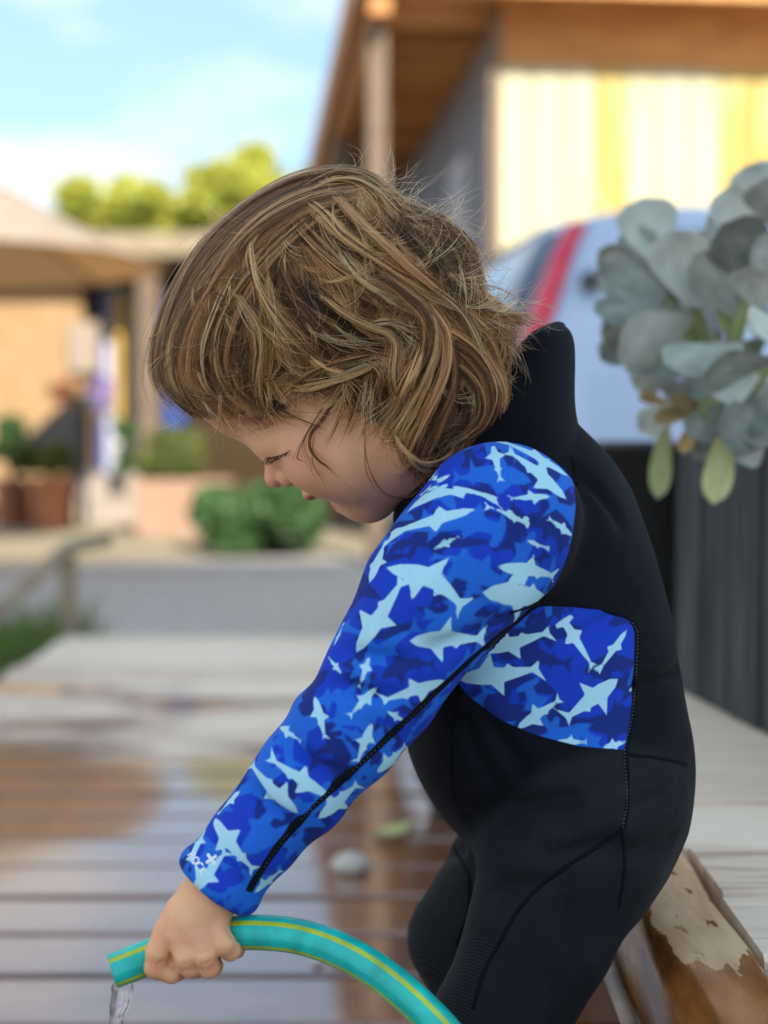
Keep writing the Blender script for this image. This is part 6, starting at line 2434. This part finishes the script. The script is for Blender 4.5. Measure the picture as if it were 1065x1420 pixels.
# locks
for (pts_, wd, ns, colr, lift, tip), g in zip(GUIDES, gs):
    tt = np.linspace(0, 1, SEGN)
    t0 = rng.uniform(0, 0.18, ns)
    t1 = rng.uniform(0.74, 1.02, ns)
    longer = rng.random(ns) < 0.25
    t1 = np.where(longer, t1 + rng.uniform(0.05, 0.22, ns), t1)
    u = t0[:, None] + (t1 - t0)[:, None] * tt[None]
    uu = np.clip(u, 0, 1) * 23
    i = np.minimum(uu.astype(int), 22)
    fr = (uu - i)[..., None]
    C_ = g[i] * (1 - fr) + g[i + 1] * fr
    over = np.maximum(u - 1, 0)[..., None] * 23
    e_t = g[-1] - g[-2]
    e_n = np.array([-e_t[1], e_t[0]])
    C_ = C_ + over * e_t + over ** 2 * e_n * rng.normal(0, 0.10, ns)[:, None, None]
    tg = np.gradient(g, axis=0)
    tg /= np.linalg.norm(tg, axis=1)[:, None] + 1e-9
    tg = tg[i]
    nr = np.stack([-tg[..., 1], tg[..., 0]], -1)
    # the lock breaks up into tufts, each with its own lie, length and tone
    kc = 7 if wd > 3 else 3
    nt_ = max(1, int(math.ceil(ns / kc)))
    tf = np.arange(ns) // kc
    off_t = np.clip(rng.normal(0, 0.62, nt_), -1.15, 1.15)
    off = off_t[tf] + rng.normal(0, 0.10, ns)
    prof = (0.8 + 0.2 * np.sin(np.pi * u)) * (1 - u) + (tip * u)
    ph = rng.uniform(0, 6.28, nt_)[tf]
    fq = rng.uniform(3, 8, nt_)[tf]
    wav = np.sin(u * fq[:, None] + ph[:, None]) * (rng.normal(0, 0.40, nt_)[tf] + rng.normal(0, 0.05, ns))[:, None]
    lat = wd * (off[:, None] * prof + wav * (0.25 + u))
    stray = (rng.random(ns) < 0.12)[:, None] * rng.normal(0, 1, ns)[:, None] * u ** 2 * 20
    stray = stray + (rng.normal(0, 0.22, nt_)[tf])[:, None] * u ** 2 * min(wd, 12)
    P2 = C_ + nr * (lat + stray)[..., None]
    dd = (rng.normal(0, 0.0020, nt_)[tf] + rng.normal(0, 0.0005, ns))[:, None] * np.sqrt(max(wd, 2) / 10)
    dome = lift * np.exp(-(off[:, None] ** 2) * 0.9) * np.sin(np.pi * np.clip(u * 0.9 + 0.1, 0, 1)) ** 0.6
    D_ = depth_at(P2[..., 0], P2[..., 1]) - dome + dd - 0.001
    cc = shade(colr, ns, 0.2) * np.exp(rng.normal(-0.05, 0.42, nt_)[tf])[:, None]
    if wd > 3:                                   # darker hair runs through every lock
        dk = (rng.random(nt_) < 0.30)[tf][:, None]
        cc = np.where(dk, shade(DARK, ns), cc)
    add(P2[..., 0], P2[..., 1], D_, keep_hue(cc), 0.00014 if wd > 3 else 0.00010)

# loose tufts lying across the locks, each bent its own way
nq = 330
qx, qy = rng.uniform(225, 700, nq * 4), rng.uniform(245, 640, nq * 4)
ok_ = grid_at(psd, qx, qy) > 6
qx, qy = qx[ok_][:nq], qy[ok_][:nq]
nq = len(qx)
KQ = 6
fd = grid_at(fld, qx, qy)
qa = np.arctan2(fd[:, 1], fd[:, 0]) + rng.normal(0, 0.32, nq)
qc = rng.normal(0, 0.055, nq) + np.where((qx > 540) & (qy > 400), rng.normal(0.03, 0.06, nq), 0)
qs = rng.uniform(2.2, 6.5, nq)
X_, Y_ = [], []
ang = np.repeat(qa, KQ) + rng.normal(0, 0.05, nq * KQ)
cur = np.repeat(qc, KQ) + rng.normal(0, 0.010, nq * KQ)
sp_ = np.repeat(qs, KQ) * rng.uniform(0.8, 1.15, nq * KQ)
xx, yy = np.repeat(qx, KQ) + rng.normal(0, 1.3, nq * KQ), np.repeat(qy, KQ) + rng.normal(0, 1.3, nq * KQ)
for k in range(SEGN):
    X_.append(xx)
    Y_.append(yy)
    ang = ang + cur
    out_ = grid_at(psd, xx, yy) < -16
    sp_ = np.where(out_, sp_ * 0.55, sp_)
    xx, yy = xx + np.cos(ang) * sp_, yy + np.sin(ang) * sp_
X_, Y_ = np.stack(X_, 1), np.stack(Y_, 1)
lf = np.repeat(rng.uniform(0.004, 0.013, nq), KQ)[:, None] + rng.normal(0, 0.0006, (nq * KQ, 1))
D_ = depth_at(X_, Y_) - lf * np.sin(np.linspace(0.25, 2.6, SEGN))[None]
pal = np.array([DARK, BROWN, MID, BLOND, PALE])[rng.choice(5, nq, p=[0.16, 0.18, 0.24, 0.26, 0.16])]
add(X_, Y_, D_, keep_hue(np.repeat(pal, KQ, 0) * np.exp(rng.normal(0, 0.2, (nq * KQ, 1)))), 0.00013)

# wisps trailing off the fringe and side locks over the skin
edge = np.array([(250, 562), (275, 573), (300, 578), (330, 577), (352, 573), (372, 568), (398, 560), (410, 548), (430, 548), (452, 556), (470, 566), (492, 576), (512, 584), (530, 598), (548, 625), (565, 650), (590, 655), (625, 640), (660, 615), (690, 580)], float)
ne = 230
ei = rng.uniform(0, len(edge) - 1.001, ne)
ej = ei.astype(int)
ep = edge[ej] * (1 - (ei - ej))[:, None] + edge[ej + 1] * (ei - ej)[:, None] + rng.normal(0, 5, (ne, 2)) - np.array([4, 12])
fd = grid_at(fld, ep[:, 0], ep[:, 1])
ang = np.arctan2(fd[:, 1], fd[:, 0]) * 0.75 + 0.25 * 1.5 + rng.normal(0, 0.35, ne)
cur = rng.normal(0, 0.06, ne)
sp_ = rng.uniform(0.9, 2.6, ne) * np.where(ep[:, 0] < 380, 0.55, 1.0)
X_, Y_ = [], []
xx, yy = ep[:, 0], ep[:, 1]
for k in range(SEGN):
    X_.append(xx)
    Y_.append(yy)
    ang = ang + cur
    xx, yy = xx + np.cos(ang) * sp_, yy + np.sin(ang) * sp_
X_, Y_ = np.stack(X_, 1), np.stack(Y_, 1)
D_ = depth_at(X_, Y_) - rng.uniform(0.002, 0.006, (ne, 1))
pal = np.array([DARK, BROWN, MID, BLOND])[rng.choice(4, ne, p=[0.3, 0.3, 0.25, 0.15])]
add(X_, Y_, D_, pal, 0.00009)

# stray hairs
nf_ = 700
src = rng.integers(0, len(FP), nf_)
x0_, y0_ = FP[src, 0] + rng.normal(0, 10, nf_), FP[src, 1] + rng.normal(0, 10, nf_)
a0 = np.arctan2(FT[src, 1], FT[src, 0]) + rng.normal(0, 0.5, nf_)
curv = rng.normal(0, 0.09, nf_)
stp = rng.uniform(1.5, 5.0, nf_)
X_, Y_ = [x0_], [y0_]
for k in range(SEGN - 1):
    a0 = a0 + curv
    X_.append(X_[-1] + np.cos(a0) * stp)
    Y_.append(Y_[-1] + np.sin(a0) * stp)
X_, Y_ = np.stack(X_, 1), np.stack(Y_, 1)
keep = ~((Y_.max(1) > 600) & (X_.min(1) < 560))
X_, Y_ = X_[keep], Y_[keep]
D_ = depth_at(X_, Y_) - rng.uniform(0.004, 0.014, (len(X_), 1)) * np.linspace(0.6, 1.2, SEGN)[None]
mixc = rng.random((len(X_), 1))
add(X_, Y_, D_, np.array(BROWN)[None] * (1 - mixc) + np.array(PALE)[None] * mixc, 0.00008)
# wind-blown wisps over the crown and nape
nw_ = 170
side_ = rng.random(nw_)
sx = np.where(side_ < 0.5, rng.uniform(500, 620, nw_), rng.uniform(610, 680, nw_))
sy = np.where(side_ < 0.5, 255 + (sx - 500) * 0.42 + rng.normal(6, 8, nw_), 330 + (sx - 610) * 1.2 + rng.normal(6, 12, nw_))
a0 = rng.normal(-0.15, 0.5, nw_) + np.where(side_ < 0.5, -0.2, 0.35)
curv = rng.normal(0.03, 0.07, nw_)
stp = rng.uniform(1.6, 4.6, nw_)
X_, Y_ = [sx], [sy]
for k in range(SEGN - 1):
    a0 = a0 + curv
    X_.append(X_[-1] + np.cos(a0) * stp)
    Y_.append(Y_[-1] + np.sin(a0) * stp)
X_, Y_ = np.stack(X_, 1), np.stack(Y_, 1)
D_ = depth_at(X_, Y_) + rng.normal(0.0, 0.008, (nw_, 1))
add(X_, Y_, D_, shade(MID, nw_, 0.4), 0.00009)

near_n = sum(len(s) for s in strands)
# the far side of the head: the same comb mirrored across the head's mid plane, thinner
mir = []
for s_, c_, r_ in zip(list(strands), list(colors), list(radii_)):
    sel = rng.random(len(s_)) < 0.5
    m_ = s_[sel].copy()
    m_[..., 1] = 2 * (HM + 0.004) - m_[..., 1]
    strands.append(m_)
    colors.append(c_[sel])
    radii_.append(r_[sel])

P_all = np.concatenate(strands).astype(f32)
C_all = np.concatenate(colors).astype(f32)
R_all = np.concatenate(radii_).astype(f32)


def make_curves(name, P, C, Rr, mat):
    ns, k = P.shape[:2]
    hc = bpy.data.hair_curves.new(name)
    hc.add_curves([k] * ns)
    hc.attributes['position'].data.foreach_set('vector', P.reshape(-1, 3).ravel())
    ra = hc.attributes.get('radius') or hc.attributes.new('radius', 'FLOAT', 'POINT')
    taper = np.clip((1 - np.linspace(0, 1, k)) * 4, 0.25, 1.0)
    ra.data.foreach_set('value', (Rr[:, None] * taper[None]).astype(f32).ravel())
    ca = hc.attributes.new('strand_color', 'FLOAT_COLOR', 'CURVE')
    ca.data.foreach_set('color', np.concatenate([C, np.ones((ns, 1))], 1).astype(f32).ravel())
    hc.materials.append(mat)
    return bpy.data.objects.new(name, hc)


hair = make_curves('hair', P_all, C_all, R_all, MAT['hair'])
put(hair, kind='stuff', label='tousled light brown hair with blond streaks falling over the ear')
under(hair)
# lashes and brow
ls, lc = [], []
for i in range(36):
    t = i / 35
    x0, y0 = 369 + 33 * t, 634 - 10 * t + 3 * math.sin(t * 3)
    L_ = 9 + 8 * math.sin(math.pi * min(1, t + 0.2)) * random.uniform(0.7, 1.2)
    k = np.linspace(0, 1, 8)
    x = x0 - L_ * (0.35 + 0.30 * t + random.uniform(-0.15, 0.15)) * k + random.uniform(-2, 2) * k
    y = y0 + L_ * (0.95 * k - 0.30 * k ** 2) + random.uniform(-2, 2) * k
    ls.append(at_np(x, y, LASH_D(x0, y0) - 0.0010 - 0.0035 * k))
    lc.append(np.array([0.010, 0.006, 0.004]))
for i in range(70):
    t = random.random()
    x0, y0 = 336 + 42 * t, 604 - 16 * t + random.uniform(-3, 3)
    k = np.linspace(0, 1, 8)
    x, y = x0 + 9 * k, y0 - 1 * k + random.uniform(-3, 1) * k
    ls.append(at_np(x, y, LASH_D(x0, y0) - 0.0006 - 0.0006 * k))
    lc.append(np.array([0.10, 0.05, 0.025]))
lash = make_curves('eyelashes', np.stack(ls).astype(f32), np.stack(lc), np.array([0.00018] * 36 + [0.00009] * 70, dtype=f32), MAT['hair'])
put(lash, kind='stuff')
under(lash)
